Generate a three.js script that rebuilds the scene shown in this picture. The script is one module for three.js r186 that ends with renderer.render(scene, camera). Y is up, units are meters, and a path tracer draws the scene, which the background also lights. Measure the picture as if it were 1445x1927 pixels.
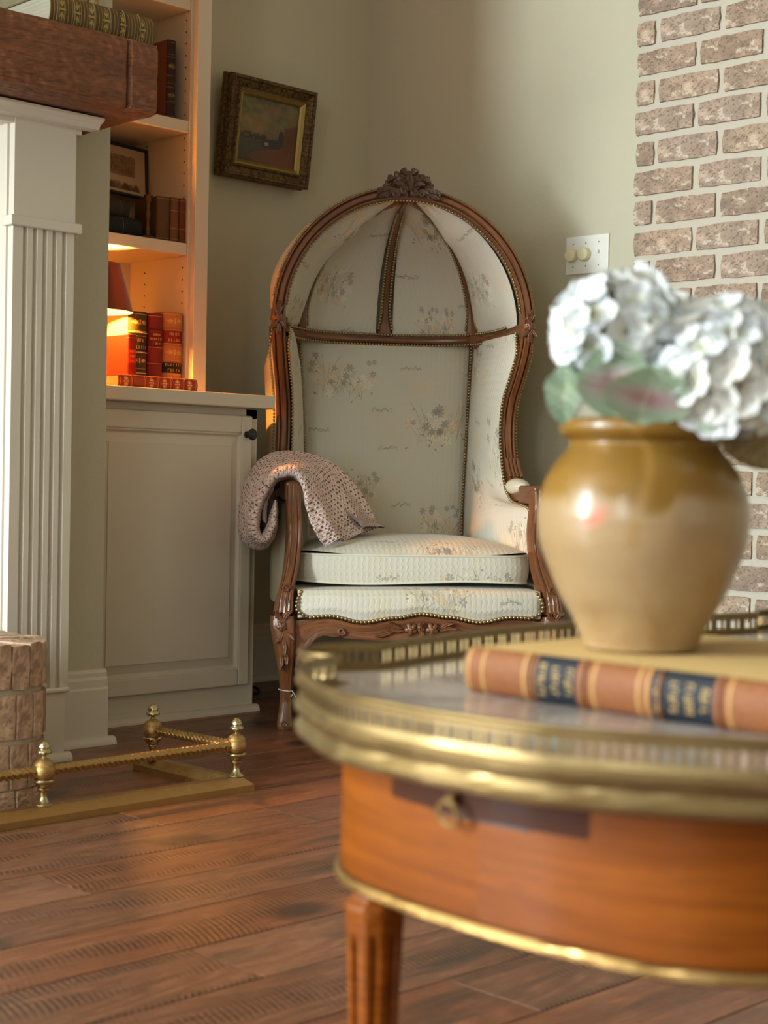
import * as THREE from 'three';
import { RoundedBoxGeometry } from 'three/addons/geometries/RoundedBoxGeometry.js';
import { mergeGeometries, toCreasedNormals } from 'three/addons/utils/BufferGeometryUtils.js';
import { RectAreaLightUniformsLib } from 'three/addons/lights/RectAreaLightUniformsLib.js';

// ---------------------------------------------------------------- camera, sky, lights, exposure
const scene = new THREE.Scene();
const W = 1445, H = 1927, FOCAL = 2950;
const camera = new THREE.PerspectiveCamera(2 * Math.atan(H / 2 / FOCAL) * 180 / Math.PI, W / H, 0.05, 60);
camera.position.set(0, 0.62, 0);
{ // yaw 44.3 degrees to the right of the fireplace wall's normal, a slight tilt down and a slight roll
  const d = Math.PI / 180;
  camera.rotation.order = 'YXZ';
  camera.rotation.set(-1.1 * d, -44.3 * d, 1.1 * d);
}
camera.focus = 3.9;
camera.userData.fStop = 6.2;
scene.background = new THREE.Color(0.62, 0.74, 0.74);
scene.backgroundIntensity = 1.0;
RectAreaLightUniformsLib.init();
const renderer = new THREE.WebGLRenderer({ antialias: true });
renderer.toneMapping = THREE.LinearToneMapping;
renderer.toneMappingExposure = 0.43;
renderer.shadowMap.enabled = true;
// windows of the left wall (x = -2.4) and an added fill window behind the camera (z = 3.0): [centre along the wall, width, light]
const SILL = 0.45, HEAD = 2.45, LEFT_X = -2.4, FRONT_Z = 3.0, RIGHT_X = 3.53, BACK_Z = -3.72, CEIL = 2.75;
const LEFT_WINDOWS = [[-2.74, 0.86, 158], [-1.35, 0.8, 7], [0.1, 0.75, 22], [1.45, 0.85, 6]];
const ADDED_FILL_WINDOWS = [[1.2, 1.5, 2.2]];
const DAY = new THREE.Color(0.88, 0.99, 1.02), WARM_FILL = new THREE.Color(1, 0.86, 0.68);  // second colour: warm fill of the added window behind the camera
function areaLight(x, z, w, power, ry, colour = DAY) {
  const l = new THREE.RectAreaLight(colour, power, w, HEAD - SILL);
  l.name = 'daylight_or_fill'; l.position.set(x, (HEAD + SILL) / 2, z); l.rotation.y = ry; scene.add(l);
}
for (const [z, w, p] of LEFT_WINDOWS) areaLight(LEFT_X + 0.03, z, w - 0.06, p, -Math.PI / 2);
for (const [x, w, p] of ADDED_FILL_WINDOWS) areaLight(x, FRONT_Z - 0.03, w - 0.06, p, 0, WARM_FILL);  // unseen source, added as warm fill for faces turned from the left windows

// ---------------------------------------------------------------- helpers
const V = (x, y, z) => new THREE.Vector3(x, y, z);
let seed = 7;
const rnd = () => { seed = (seed + 0x6d2b79f5) | 0; let t = Math.imul(seed ^ (seed >>> 15), 1 | seed); t = (t + Math.imul(t ^ (t >>> 7), 61 | t)) ^ t; return ((t ^ (t >>> 14)) >>> 0) / 4294967296; };
const rr = (a, b) => a + (b - a) * rnd();
const clamp = (x, a = 0, b = 1) => Math.min(b, Math.max(a, x));
const mix = (a, b, t) => a + (b - a) * t;
const smooth = (a, b, x) => { const t = clamp((x - a) / (b - a)); return t * t * (3 - 2 * t); };
const used = new Map();
function numbered(name) { const n = used.get(name) || 0; used.set(name, n + 1); return n ? name + '_' + String(n).padStart(3, '0') : name; }
function tag(o, label, category, group, kind) {
  if (label) o.userData.label = label;
  if (category) o.userData.category = category;
  if (group) o.userData.group = group;
  if (kind) o.userData.kind = kind;
  return o;
}
function thing(name, label, category, pos = [0, 0, 0], turn = 0, group) {
  const o = new THREE.Group(); o.name = numbered(name); o.position.set(...pos); o.rotation.y = turn; scene.add(o);
  return tag(o, label, category, group);
}
function structure(name, label) { const o = new THREE.Group(); o.name = name; scene.add(o); return tag(o, label, null, null, 'structure'); }
function part(name, geos, mat, parent = scene, label) {
  const list = Array.isArray(geos) ? geos : [geos];
  const g = list.length === 1 ? list[0] : join(list);
  const m = new THREE.Mesh(g, mat); m.name = parent === scene ? numbered(name) : name; m.castShadow = m.receiveShadow = true; parent.add(m);
  if (label) m.userData.label = label;
  return m;
}
function join(list) {
  return mergeGeometries(list.map((g) => {
    const o = (g.index ? g.toNonIndexed() : g.clone());
    for (const k of Object.keys(o.attributes)) if (!['position', 'normal', 'uv'].includes(k)) o.deleteAttribute(k);
    if (!o.attributes.normal) o.computeVertexNormals();
    if (!o.attributes.uv) o.setAttribute('uv', new THREE.BufferAttribute(new Float32Array(o.attributes.position.count * 2), 2));
    return o;
  }));
}
// uv in metres, taken from the axis that a face looks along; u runs along "along"
function metres(g, along = 'x', k = 1) {
  const o = g.index ? g.toNonIndexed() : g, p = o.attributes.position, uv = new Float32Array(p.count * 2);
  const a = V(0, 0, 0), b = V(0, 0, 0), c = V(0, 0, 0);
  for (let i = 0; i < p.count; i += 3) {
    a.fromBufferAttribute(p, i); b.fromBufferAttribute(p, i + 1).sub(a); c.fromBufferAttribute(p, i + 2).sub(a);
    const n = b.cross(c), ax = [Math.abs(n.x), Math.abs(n.y), Math.abs(n.z)], m = ax.indexOf(Math.max(...ax));
    for (let j = i; j < i + 3; j++) {
      const q = [p.getX(j), p.getY(j), p.getZ(j)];
      let u, v;
      const rest = [0, 1, 2].filter((e) => e !== m), ai = 'xyz'.indexOf(along);
      if (rest.includes(ai)) { u = q[ai]; v = q[rest.find((e) => e !== ai)]; } else { u = q[rest[0]]; v = q[rest[1]]; }
      uv[j * 2] = u * k; uv[j * 2 + 1] = v * k;
    }
  }
  o.setAttribute('uv', new THREE.BufferAttribute(uv, 2));
  return o;
}
const put = (g, x = 0, y = 0, z = 0, rx = 0, ry = 0, rz = 0) => { if (rx) g.rotateX(rx); if (ry) g.rotateY(ry); if (rz) g.rotateZ(rz); return g.translate(x, y, z); };
// box from corner to corner with a small rounded edge
function bx(x0, x1, y0, y1, z0, z1, r = 0.002, along = 'x') {
  const w = Math.abs(x1 - x0), h = Math.abs(y1 - y0), d = Math.abs(z1 - z0);
  const g = r > 0 ? new RoundedBoxGeometry(w, h, d, 1, Math.min(r, w / 2.01, h / 2.01, d / 2.01)) : new THREE.BoxGeometry(w, h, d);
  return metres(g.translate((x0 + x1) / 2, (y0 + y1) / 2, (z0 + z1) / 2), along);
}
function grid(nu, nv, f, uvf) {
  const pos = [], uv = [], idx = [];
  for (let j = 0; j <= nv; j++) for (let i = 0; i <= nu; i++) {
    const u = i / nu, v = j / nv, p = f(u, v); pos.push(p.x, p.y, p.z);
    const t = uvf ? uvf(u, v, p) : [u, v]; uv.push(t[0], t[1]);
  }
  for (let j = 0; j < nv; j++) for (let i = 0; i < nu; i++) { const a = j * (nu + 1) + i, b = a + 1, c = a + nu + 1, d = c + 1; idx.push(a, b, d, a, d, c); }
  const g = new THREE.BufferGeometry();
  g.setAttribute('position', new THREE.Float32BufferAttribute(pos, 3)); g.setAttribute('uv', new THREE.Float32BufferAttribute(uv, 2)); g.setIndex(idx); g.computeVertexNormals();
  return g;
}
function lathe(pts, seg = 48, k = 1) { return new THREE.LatheGeometry(pts.map(([r, y]) => new THREE.Vector2(r * k, y * k)), seg); }
const spline = (pts, closed = false) => new THREE.CatmullRomCurve3(pts.map((p) => Array.isArray(p) ? V(...p) : p), closed, 'centripetal');
// profile [[a, b], ...] carried along points; a lies along ref, b along tangent x ref
function sweep(points, prof, ref, { closed = false, scale = null, crease = 0.7, ends = true, twist = 0, face = null } = {}) {
  const n = points.length, m = prof.length, pos = [], uv = [], idx = [];
  let len = 0; const rings = [];
  for (let i = 0; i < n; i++) {
    const a = points[closed ? (i + n - 1) % n : Math.max(0, i - 1)], b = points[closed ? (i + 1) % n : Math.min(n - 1, i + 1)];
    const T = b.clone().sub(a).normalize(), r = typeof ref === 'function' ? ref(i / (n - 1), points[i]) : ref;
    const S = r.clone().addScaledVector(T, -r.dot(T)).normalize(), B = T.clone().cross(S);
    if (face) { const d = typeof face === 'function' ? face(points[i]) : face; if (B.dot(d) < 0) B.negate(); }
    const k = scale ? scale(i / (n - 1)) : 1, ks = Array.isArray(k) ? k : [k, k], ca = Math.cos(twist * i / n), sa = Math.sin(twist * i / n);
    if (i) len += points[i].distanceTo(points[i - 1]);
    rings.push([points[i], S, B, ks, len, ca, sa]);
  }
  if (closed) rings.push([...rings[0].slice(0, 4), len + points[0].distanceTo(points[n - 1]), rings[0][5], rings[0][6]]);
  const per = [0]; for (let j = 1; j <= m; j++) per.push(per[j - 1] + Math.hypot(prof[j % m][0] - prof[j - 1][0], prof[j % m][1] - prof[j - 1][1]));
  for (const [p, S, B, ks, l, ca, sa] of rings) for (let j = 0; j <= m; j++) {
    const a0 = prof[j % m][0] * ks[0], b0 = prof[j % m][1] * ks[1], a = a0 * ca - b0 * sa, b = a0 * sa + b0 * ca;
    pos.push(p.x + S.x * a + B.x * b, p.y + S.y * a + B.y * b, p.z + S.z * a + B.z * b); uv.push(l, per[j]);
  }
  for (let i = 0; i < rings.length - 1; i++) for (let j = 0; j < m; j++) { const a = i * (m + 1) + j, b = a + 1, c = a + m + 1, d = c + 1; idx.push(a, c, b, b, c, d); }
  if (ends && !closed) for (const e of [0, rings.length - 1]) {
    const tri = THREE.ShapeUtils.triangulateShape(prof.map(([a, b]) => new THREE.Vector2(a, b)), []);
    for (const [a, b, c] of tri) { const o = e * (m + 1); e ? idx.push(o + a, o + b, o + c) : idx.push(o + a, o + c, o + b); }
  }
  const g = new THREE.BufferGeometry();
  g.setAttribute('position', new THREE.Float32BufferAttribute(pos, 3)); g.setAttribute('uv', new THREE.Float32BufferAttribute(uv, 2)); g.setIndex(idx);
  return toCreasedNormals(g, crease);
}
const circle = (r, n = 10, r2 = r) => Array.from({ length: n }, (_, i) => [r * Math.cos(i / n * 2 * Math.PI), r2 * Math.sin(i / n * 2 * Math.PI)]);
const tube = (pts, r, seg = 8, n = 40, closed = false) => new THREE.TubeGeometry(spline(pts, closed), n, r, seg, closed);
function extrude(pts, depth, bevel = 0.002, seg = 1) {
  const s = new THREE.Shape(pts.map(([x, y]) => new THREE.Vector2(x, y)));
  return new THREE.ExtrudeGeometry(s, { depth: depth - 2 * bevel, bevelEnabled: bevel > 0, bevelSize: bevel, bevelThickness: bevel, bevelSegments: seg, curveSegments: 8 }).translate(0, 0, bevel);
}
// joined parts of several shapes, each moved
const clean = (g) => toCreasedNormals(g.index ? g.toNonIndexed() : g, 0.6);

// ---------------------------------------------------------------- textures
const PERM = Array.from({ length: 512 }, () => rnd());
const hash = (x, y) => PERM[(((x * 73 + y * 151 + x * y * 7) % 509) + 509) % 509];
function vnoise(x, y, px = 1e9, py = 1e9) { // value noise, repeating after px, py cells
  const xi = Math.floor(x), yi = Math.floor(y), fx = x - xi, fy = y - yi, u = fx * fx * (3 - 2 * fx), v = fy * fy * (3 - 2 * fy);
  const m = (a, p) => ((a % p) + p) % p, x0 = m(xi, px), x1 = m(xi + 1, px), y0 = m(yi, py), y1 = m(yi + 1, py);
  return mix(mix(hash(x0, y0), hash(x1, y0), u), mix(hash(x0, y1), hash(x1, y1), u), v);
}
function fbm(x, y, o = 4, px = 1e9, py = 1e9) { let s = 0, a = 0.5, t = 0; for (let i = 0; i < o; i++) { s += a * vnoise(x + i * 17, y + i * 31, px, py); t += a; a *= 0.5; x *= 2; y *= 2; px *= 2; py *= 2; } return s / t; }
function finish(t, srgb, rx = 1, ry = rx) {
  t.wrapS = t.wrapT = THREE.RepeatWrapping; t.magFilter = THREE.LinearFilter; t.minFilter = THREE.LinearMipmapLinearFilter;
  if (srgb) t.colorSpace = THREE.SRGBColorSpace; t.repeat.set(rx, ry); t.needsUpdate = true; return t;
}
function colourMap(w, h, f, rx = 1, ry = rx) {
  const d = new Uint8Array(w * h * 4);
  for (let y = 0; y < h; y++) for (let x = 0; x < w; x++) { const c = f(x / w, y / h, x, y), o = (y * w + x) * 4; d[o] = clamp(c[0], 0, 255); d[o + 1] = clamp(c[1], 0, 255); d[o + 2] = clamp(c[2], 0, 255); d[o + 3] = 255; }
  return finish(new THREE.DataTexture(d, w, h), true, rx, ry);
}
function greyMap(w, h, f, rx = 1, ry = rx) {
  const d = new Uint8Array(w * h * 4);
  for (let y = 0; y < h; y++) for (let x = 0; x < w; x++) { const c = clamp(f(x / w, y / h) * 255, 0, 255), o = (y * w + x) * 4; d[o] = d[o + 1] = d[o + 2] = c; d[o + 3] = 255; }
  return finish(new THREE.DataTexture(d, w, h), false, rx, ry);
}
function drawn(w, h, f, rx = 1, ry = rx) { const c = document.createElement('canvas'); c.width = w; c.height = h; f(c.getContext('2d'), w, h); return finish(new THREE.CanvasTexture(c), true, rx, ry); }
const shade = (c, k) => [c[0] * k, c[1] * k, c[2] * k];
const blend = (a, b, t) => [mix(a[0], b[0], t), mix(a[1], b[1], t), mix(a[2], b[2], t)];
const std = (o) => new THREE.MeshStandardMaterial(o);
const phys = (o) => new THREE.MeshPhysicalMaterial(o);
// straight-grained wood: u along the grain; the picture covers one metre by a quarter
function woodMap(c0, c1, c2, streak = 1, rx = 1, ry = 4) {
  return colourMap(512, 256, (u, v) => {
    const w = fbm(u * 3, v * 6, 3, 3, 6), g = fbm(u * 6 + w, v * 60 + w * 5, 3, 6, 60), f = fbm(u * 30, v * 240, 2, 30, 240);
    let c = blend(c0, c1, smooth(0.3, 0.75, g * 0.6 + w * 0.45)); c = blend(c, c2, smooth(0.55, 0.8, f) * 0.5 * streak); return c;
  }, rx, ry);
}
const fineBump = greyMap(256, 256, (u, v) => fbm(u * 40, v * 40, 3, 40, 40), 3);

const M = {};
M.plaster = std({ color: '#bfbaa3', roughness: 0.85, bumpMap: fineBump, bumpScale: 0.0006 });
M.ceiling = std({ color: '#b9ae98', roughness: 0.9 });
M.white = std({ color: '#cdc1ac', roughness: 0.42 });
M.whiteTrim = std({ color: '#cfc6b6', roughness: 0.4 });
const tarnish = greyMap(128, 128, (u, v) => 0.7 + 0.6 * (fbm(u * 8, v * 8, 3, 8, 8) - 0.3), 7);
M.brass = std({ color: '#b3905a', metalness: 0.88, roughness: 0.4, roughnessMap: tarnish, bumpMap: fineBump, bumpScale: 0.0005 });
M.gallery = std({ color: '#86704a', metalness: 0.8, roughness: 0.46, roughnessMap: tarnish });
M.brassBright = std({ color: '#bdae86', metalness: 1, roughness: 0.27 });
M.black = std({ color: '#191716', roughness: 0.45 });
M.walnut = phys({ map: woodMap([97, 57, 29], [131, 81, 45], [54, 30, 16]), roughness: 0.36, clearcoat: 0.35, clearcoatRoughness: 0.3 });
M.mahogany = phys({ map: woodMap([114, 56, 7], [138, 72, 14], [90, 40, 4], 0.5, 1, 3), roughness: 0.42, clearcoat: 0.1, clearcoatRoughness: 0.2, specularIntensity: 0.35 });
M.carved = phys({ map: woodMap([70, 46, 29], [92, 62, 39], [40, 26, 17]), roughness: 0.5, clearcoat: 0.2, clearcoatRoughness: 0.35 });
// ---------------------------------------------------------------- the room
{ // floor boards run along the fireplace wall
  const floor = structure('floor');
  part('subfloor', bx(-2.6, 4.1, -0.12, -0.02, -3.9, 3.2, 0), std({ color: '#1c120c', roughness: 0.9 }), floor);
  const maps = [0, 1, 2, 3].map((k) => {
    const base = [[[104, 59, 36], [148, 94, 62], [48, 30, 21]], [[112, 63, 38], [154, 96, 62], [56, 34, 23]], [[96, 60, 41], [142, 95, 68], [48, 32, 24]], [[116, 74, 52], [158, 110, 82], [56, 39, 30]]][k];
    const kx = rr(0.2, 0.8), ky = rr(0.2, 0.8), bend = [0.055, -0.05, 0.07, -0.06][k];
    const h = (u, v) => { // saw marks: arcs across the board, broken by wear
      const t = v * 0.155 * (bend > 0 ? 1 : -1) + (bend > 0 ? Math.abs(bend) - 0.03 : 0.155 - 0.03 + Math.abs(bend) - 0.02), x = u * 2 + t * t / 0.7, wear = smooth(0.38, 0.72, fbm(u * 9 + k * 3, v * 4, 4, 9, 4));
      const band = smooth(0.25, 0.9, 0.5 + 0.5 * Math.sin(x * 2 * Math.PI / 0.0098 + 5 * fbm(u * 24, v * 2, 3, 24, 2))) * (0.45 + 0.9 * fbm(u * 160, v * 10, 2, 160, 10));
      return { saw: band * wear, wear };
    };
    const col = colourMap(2048, 128, (u, v) => {
      const { saw, wear } = h(u, v), w = fbm(u * 4 + 9 * k, v * 3, 3, 4, 3), ring = 0.5 + 0.5 * Math.sin((v * 7 + w * 6 + fbm(u * 2, v, 2, 2, 1) * 3) * 6.28);
      const kd = Math.hypot((u - kx) * 26, (v - ky) * 3.1), knot = smooth(1, 0.25, kd);
      let c = blend(base[0], base[1], 0.65 * ring * fbm(u * 80, v * 20, 2, 80, 20) + 0.45 * w);
      c = blend(c, base[2], 0.8 * saw); c = blend(c, [52, 40, 34], 0.65 * smooth(0.56, 0.78, fbm(u * 6 + 4 * k, v * 2 + 3, 4, 6, 2)));
      c = blend(c, [44, 32, 27], 0.75 * knot); return shade(c, 0.93 + 0.14 * fbm(u * 200, v * 60, 1, 200, 60));
    }, 0.5, 1 / 0.16);
    const bump = greyMap(2048, 128, (u, v) => { const { saw } = h(u, v); return 0.5 + 0.35 * saw - 0.3 * smooth(0.6, 0.8, fbm(u * 90, v * 30, 2, 90, 30)); }, 0.5, 1 / 0.16);
    return phys({ map: col, bumpMap: bump, bumpScale: 0.0007, roughness: 0.4, roughnessMap: greyMap(512, 64, (u, v) => 0.75 + 0.5 * fbm(u * 40, v * 3, 3, 40, 3), 0.5, 1 / 0.16), clearcoat: 0.12, clearcoatRoughness: 0.3 });
  });
  // a board with chamfered upper edges; uv in metres with an offset of its own
  const board = (x0, x1, z0, z1, u0, dy) => {
    const c = 0.0013, g0 = 0.0011, y = dy, X0 = x0 + 0.0006, X1 = x1 - 0.0006, Z0 = z0 + g0, Z1 = z1 - g0;
    const P = [[X0, -0.02, Z0], [X1, -0.02, Z0], [X1, -0.02, Z1], [X0, -0.02, Z1], [X0, y - c, Z0], [X1, y - c, Z0], [X1, y - c, Z1], [X0, y - c, Z1], [X0 + 0.0003, y, Z0 + c], [X1 - 0.0003, y, Z0 + c], [X1 - 0.0003, y, Z1 - c], [X0 + 0.0003, y, Z1 - c]];
    const Q = [[8, 11, 10, 9], [4, 8, 9, 5], [5, 9, 10, 6], [6, 10, 11, 7], [7, 11, 8, 4], [0, 4, 5, 1], [1, 5, 6, 2], [2, 6, 7, 3], [3, 7, 4, 0]], pos = [], uv = [];
    for (const [a, b, d, e] of Q) for (const i of [a, b, d, a, d, e]) { pos.push(...P[i]); uv.push(P[i][0] - x0 + u0, P[i][2] - z0 + (P[i][1] < y - c ? 0.003 : 0)); }
    const g = new THREE.BufferGeometry(); g.setAttribute('position', new THREE.Float32BufferAttribute(pos, 3)); g.setAttribute('uv', new THREE.Float32BufferAttribute(uv, 2)); g.computeVertexNormals(); return g;
  };
  const far = [];
  for (let r = 0; r < 44; r++) {
    const z1 = -1.177 + 0.155 * (27 - r), z0 = z1 - 0.155; // rows from behind the camera to the back wall
    if (z0 < -3.9) continue;
    let x = r === 27 ? 1.424 - 1.9 : -2.5 - rr(0, 1.2), n = 0;
    if (r === 27) far.push(board(-2.5, x, z0, z1, 0, 0));
    while (x < 4.05) {
      const L = r === 27 && n === 0 ? 1.9 : rr(1.3, 2.4), x1 = Math.min(4.05, x + L), seen = z1 < -0.7 && x1 > 0.55 && x - 0.9 < -z0 * 1.05 + 0.2;
      const g = board(x, x1, z0, z1, rr(0, 2), rr(-0.0004, 0));
      if (seen) part('plank', g, maps[Math.floor(rnd() * 4)], floor); else far.push(g);
      x = x1; n++;
    }
  }
  tag(part('floorboards', far, maps[1], floor), null, null, null, 'stuff');
}
{ const w = structure('wall_back'); part('plaster', bx(LEFT_X - 0.15, 4.0, 0, CEIL, BACK_Z - 0.15, BACK_Z, 0), M.plaster, w); }
{ const c = structure('ceiling'); part('ceiling_board', bx(LEFT_X - 0.15, 4.1, CEIL, CEIL + 0.12, BACK_Z - 0.15, FRONT_Z + 0.15, 0), M.ceiling, c); }
// walls with window openings, and the windows in them
function windowWall(name, along, at, thick, from, to, wins) {
  const w = structure(name), L = [], box = (a0, a1, y0, y1) => along === 'z' ? bx(at, at + thick, y0, y1, a0, a1, 0) : bx(a0, a1, y0, y1, at, at + thick, 0);
  L.push(box(from, to, 0, SILL), box(from, to, HEAD, CEIL));
  let p = from; for (const [c, ww] of wins) { L.push(box(p, c - ww / 2, SILL, HEAD)); p = c + ww / 2; } L.push(box(p, to, SILL, HEAD));
  part('plaster', L, M.plaster, w);
}
windowWall('wall_left', 'z', LEFT_X - 0.15, 0.15, BACK_Z, FRONT_Z, LEFT_WINDOWS);
windowWall('wall_front', 'x', FRONT_Z, 0.15, LEFT_X - 0.15, 4.1, ADDED_FILL_WINDOWS);
const pane = phys({ color: '#ffffff', transmission: 1, thickness: 0, roughness: 0, ior: 1.5 });
[...LEFT_WINDOWS.map((w) => ['z', LEFT_X - 0.075, ...w]), ...ADDED_FILL_WINDOWS.map((w) => ['x', FRONT_Z + 0.075, ...w])].forEach(([along, at, c, w], i) => {  // the last window, behind the camera, is added for its fill light
  const o = structure('window_' + (i + 1)), f = [], y0 = SILL, y1 = HEAD, a = c - w / 2, b = c + w / 2, t = 0.04;
  const box = (a0, a1, b0, b1, d = 0.03) => along === 'z' ? bx(at - d, at + d, b0, b1, a0, a1, 0.003) : bx(a0, a1, b0, b1, at - d, at + d, 0.003);
  f.push(box(a, a + t, y0, y1), box(b - t, b, y0, y1), box(a + t, b - t, y0, y0 + t), box(a + t, b - t, y1 - t, y1), box(a + t, b - t, 1.43, 1.47));
  part('window_frame', f, M.whiteTrim, o);
  part('muntin', [box(c - 0.011, c + 0.011, y0 + t, 1.43, 0.012), box(c - 0.011, c + 0.011, 1.47, y1 - t, 0.012)], M.whiteTrim, o);
  for (const [p0, p1] of [[a + t, c - 0.011], [c + 0.011, b - t]]) for (const [q0, q1] of [[y0 + t, 1.43], [1.47, y1 - t]]) part('pane', box(p0, p1, q0, q1, 0.002), pane, o);
});

const RIGHT = 3 * Math.PI / 180; // the right wall leans three degrees out of square; its own z runs from the corner towards the viewer
const wallPoint = (x, y, s) => V(x, y, s).applyAxisAngle(V(0, 1, 0), RIGHT).add(V(RIGHT_X, 0, BACK_Z));
{
  const w = structure('wall_right'); w.position.set(RIGHT_X, 0, BACK_Z); w.rotation.y = RIGHT;
  part('plaster', bx(0, 0.12, 0, CEIL, -0.1, 6.9, 0), M.plaster, w);
}
const brickMats = [[164, 142, 122], [172, 150, 128], [152, 132, 114], [168, 148, 130], [158, 136, 114]].map((c, k) => std({
  roughness: 0.92, map: colourMap(256, 128, (u, v) => {
    const n = fbm(u * 5 + k, v * 4, 4, 5, 4), f = fbm(u * 40, v * 24, 3, 40, 24), q = fbm(u * 9 + k * 5, v * 6 + 3, 4, 9, 6);
    let o = shade(c, 0.78 + 0.42 * n); o = blend(o, [96, 78, 68], 0.6 * smooth(0.56, 0.8, f)); o = blend(o, [206, 194, 174], 0.85 * smooth(0.6, 0.72, q) * smooth(0.35, 0.6, f)); return o;
  }, 5, 10), bumpMap: greyMap(256, 128, (u, v) => 0.6 * fbm(u * 24, v * 14, 3, 24, 14) + 0.4 * fbm(u * 6, v * 5, 2, 6, 5), 5, 10), bumpScale: 0.004,
}));
function roughBrick(w, h, d, amp = 0.0022, worn = 0.0022) { // centred, with worn uneven faces; front at +z
  const g = new THREE.BoxGeometry(w, h, d, 8, 4, 2), p = g.attributes.position, o = rr(0, 50);
  for (let i = 0; i < p.count; i++) {
    const x = p.getX(i), y = p.getY(i), z = p.getZ(i), ex = Math.abs(x) / (w / 2), ey = Math.abs(y) / (h / 2), ez = Math.abs(z) / (d / 2);
    const n = (k) => (vnoise(x * 60 + o + k * 11, y * 60 + z * 40 + k * 7 + o) - 0.5) * 2 * amp, edge = Math.max(0, ex + ey + ez - 2) * worn;
    p.setXYZ(i, x + n(1) - Math.sign(x) * edge * (ex > 0.99), y + n(2) - Math.sign(y) * edge * (ey > 0.99), z + n(3) * 0.9 - Math.sign(z) * edge * (ez > 0.99));
  }
  return clean(metres(g, 'x'));
}
{
  const w = structure('wall_brick'); w.position.set(RIGHT_X, 0, BACK_Z); w.rotation.y = RIGHT;
  const S0 = 1.055, S1 = 2.35, X = -0.034, fit = 0.9915, course = 0.0837 * fit, mort = std({ color: '#beb7a6', roughness: 0.95, bumpMap: greyMap(256, 256, (u, v) => fbm(u * 30, v * 30, 4, 30, 30), 4), bumpScale: 0.003 });
  const bed = grid(90, 200, (u, v) => { const s = S0 + 0.006 + u * (S1 - S0), y = v * CEIL; return V(X + 0.007 + 0.0035 * (fbm(s * 40, y * 40, 3) - 0.5), y, s); }, (u, v) => [u * (S1 - S0), v * CEIL]);
  part('mortar', [bed, bx(X + 0.011, 0.0, 0, CEIL, S0 + 0.006, S1, 0)], mort, w);
  const full = [0, 1, 2, 3].map(() => roughBrick(0.186, 0.0655, 0.05)), half = [0, 1].map(() => roughBrick(0.056, 0.0655, 0.05));
  for (let n = -9; n < 24; n++) {
    const y0 = 0.62 + (1.9385 - 0.0837 * n - 0.62) * fit; if (y0 < 0.01 || y0 > CEIL - 0.06) continue;
    let s = S0, first = true;
    while (s < S1 - 0.03) {
      const short = first && (n % 2 !== 0), L = short ? 0.056 : 0.186; if (s + L > S1 - 0.004) break;
      const b = part('brick', short ? half[Math.floor(rnd() * 2)] : full[Math.floor(rnd() * 4)], brickMats[Math.floor(rnd() * 5)], w);
      b.position.set(X + 0.024 + rr(-0.0025, 0.0015), y0 + 0.0325 + rr(-0.0015, 0.0015), s + L / 2 + (first ? rr(-0.004, 0.003) : 0)); b.rotation.set(rr(-0.008, 0.008), -Math.PI / 2, rr(-0.012, 0.012), 'YXZ');
      s += L + rr(0.014, 0.02); first = false;
    }
  }
}
const boardProfile = [[0, 0], [0.016, 0], [0.016, 0.128], [0.013, 0.133], [0.013, 0.15], [0.009, 0.157], [0.009, 0.166], [0.004, 0.173], [0, 0.174]];
const shoeProfile = [[0, 0], [0.017, 0], [0.0165, 0.006], [0.014, 0.0125], [0.009, 0.017], [0, 0.019]];
function skirt(name, x0, x1, z, ends = true) { // along x, its back at z
  const o = structure(name), run = (pr, dz, a, b) => { const s = new THREE.Shape(pr.map(([p, q]) => new THREE.Vector2(p, q))); return new THREE.ExtrudeGeometry(s, { depth: b - a, bevelEnabled: false }).rotateY(-Math.PI / 2).scale(1, 1, 1).translate(b, 0, z + dz); };
  const A = run(boardProfile, 0, x0, x1), B = run(shoeProfile, 0.016, x0, x1 + (ends ? 0.014 : 0));
  part('board', A, M.whiteTrim, o); part('shoe_moulding', B, M.whiteTrim, o); return o;
}
skirt('baseboard_back', 2.69, 3.53, BACK_Z, false);
skirt('baseboard_chimney', 1.9, 2.083, -3.055);
{ const o = skirt('baseboard_right', 0, 1.05, 0, false); o.position.set(RIGHT_X, 0, BACK_Z); o.rotation.y = RIGHT - Math.PI / 2; o.position.copy(wallPoint(0, 0, 0)); }

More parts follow.
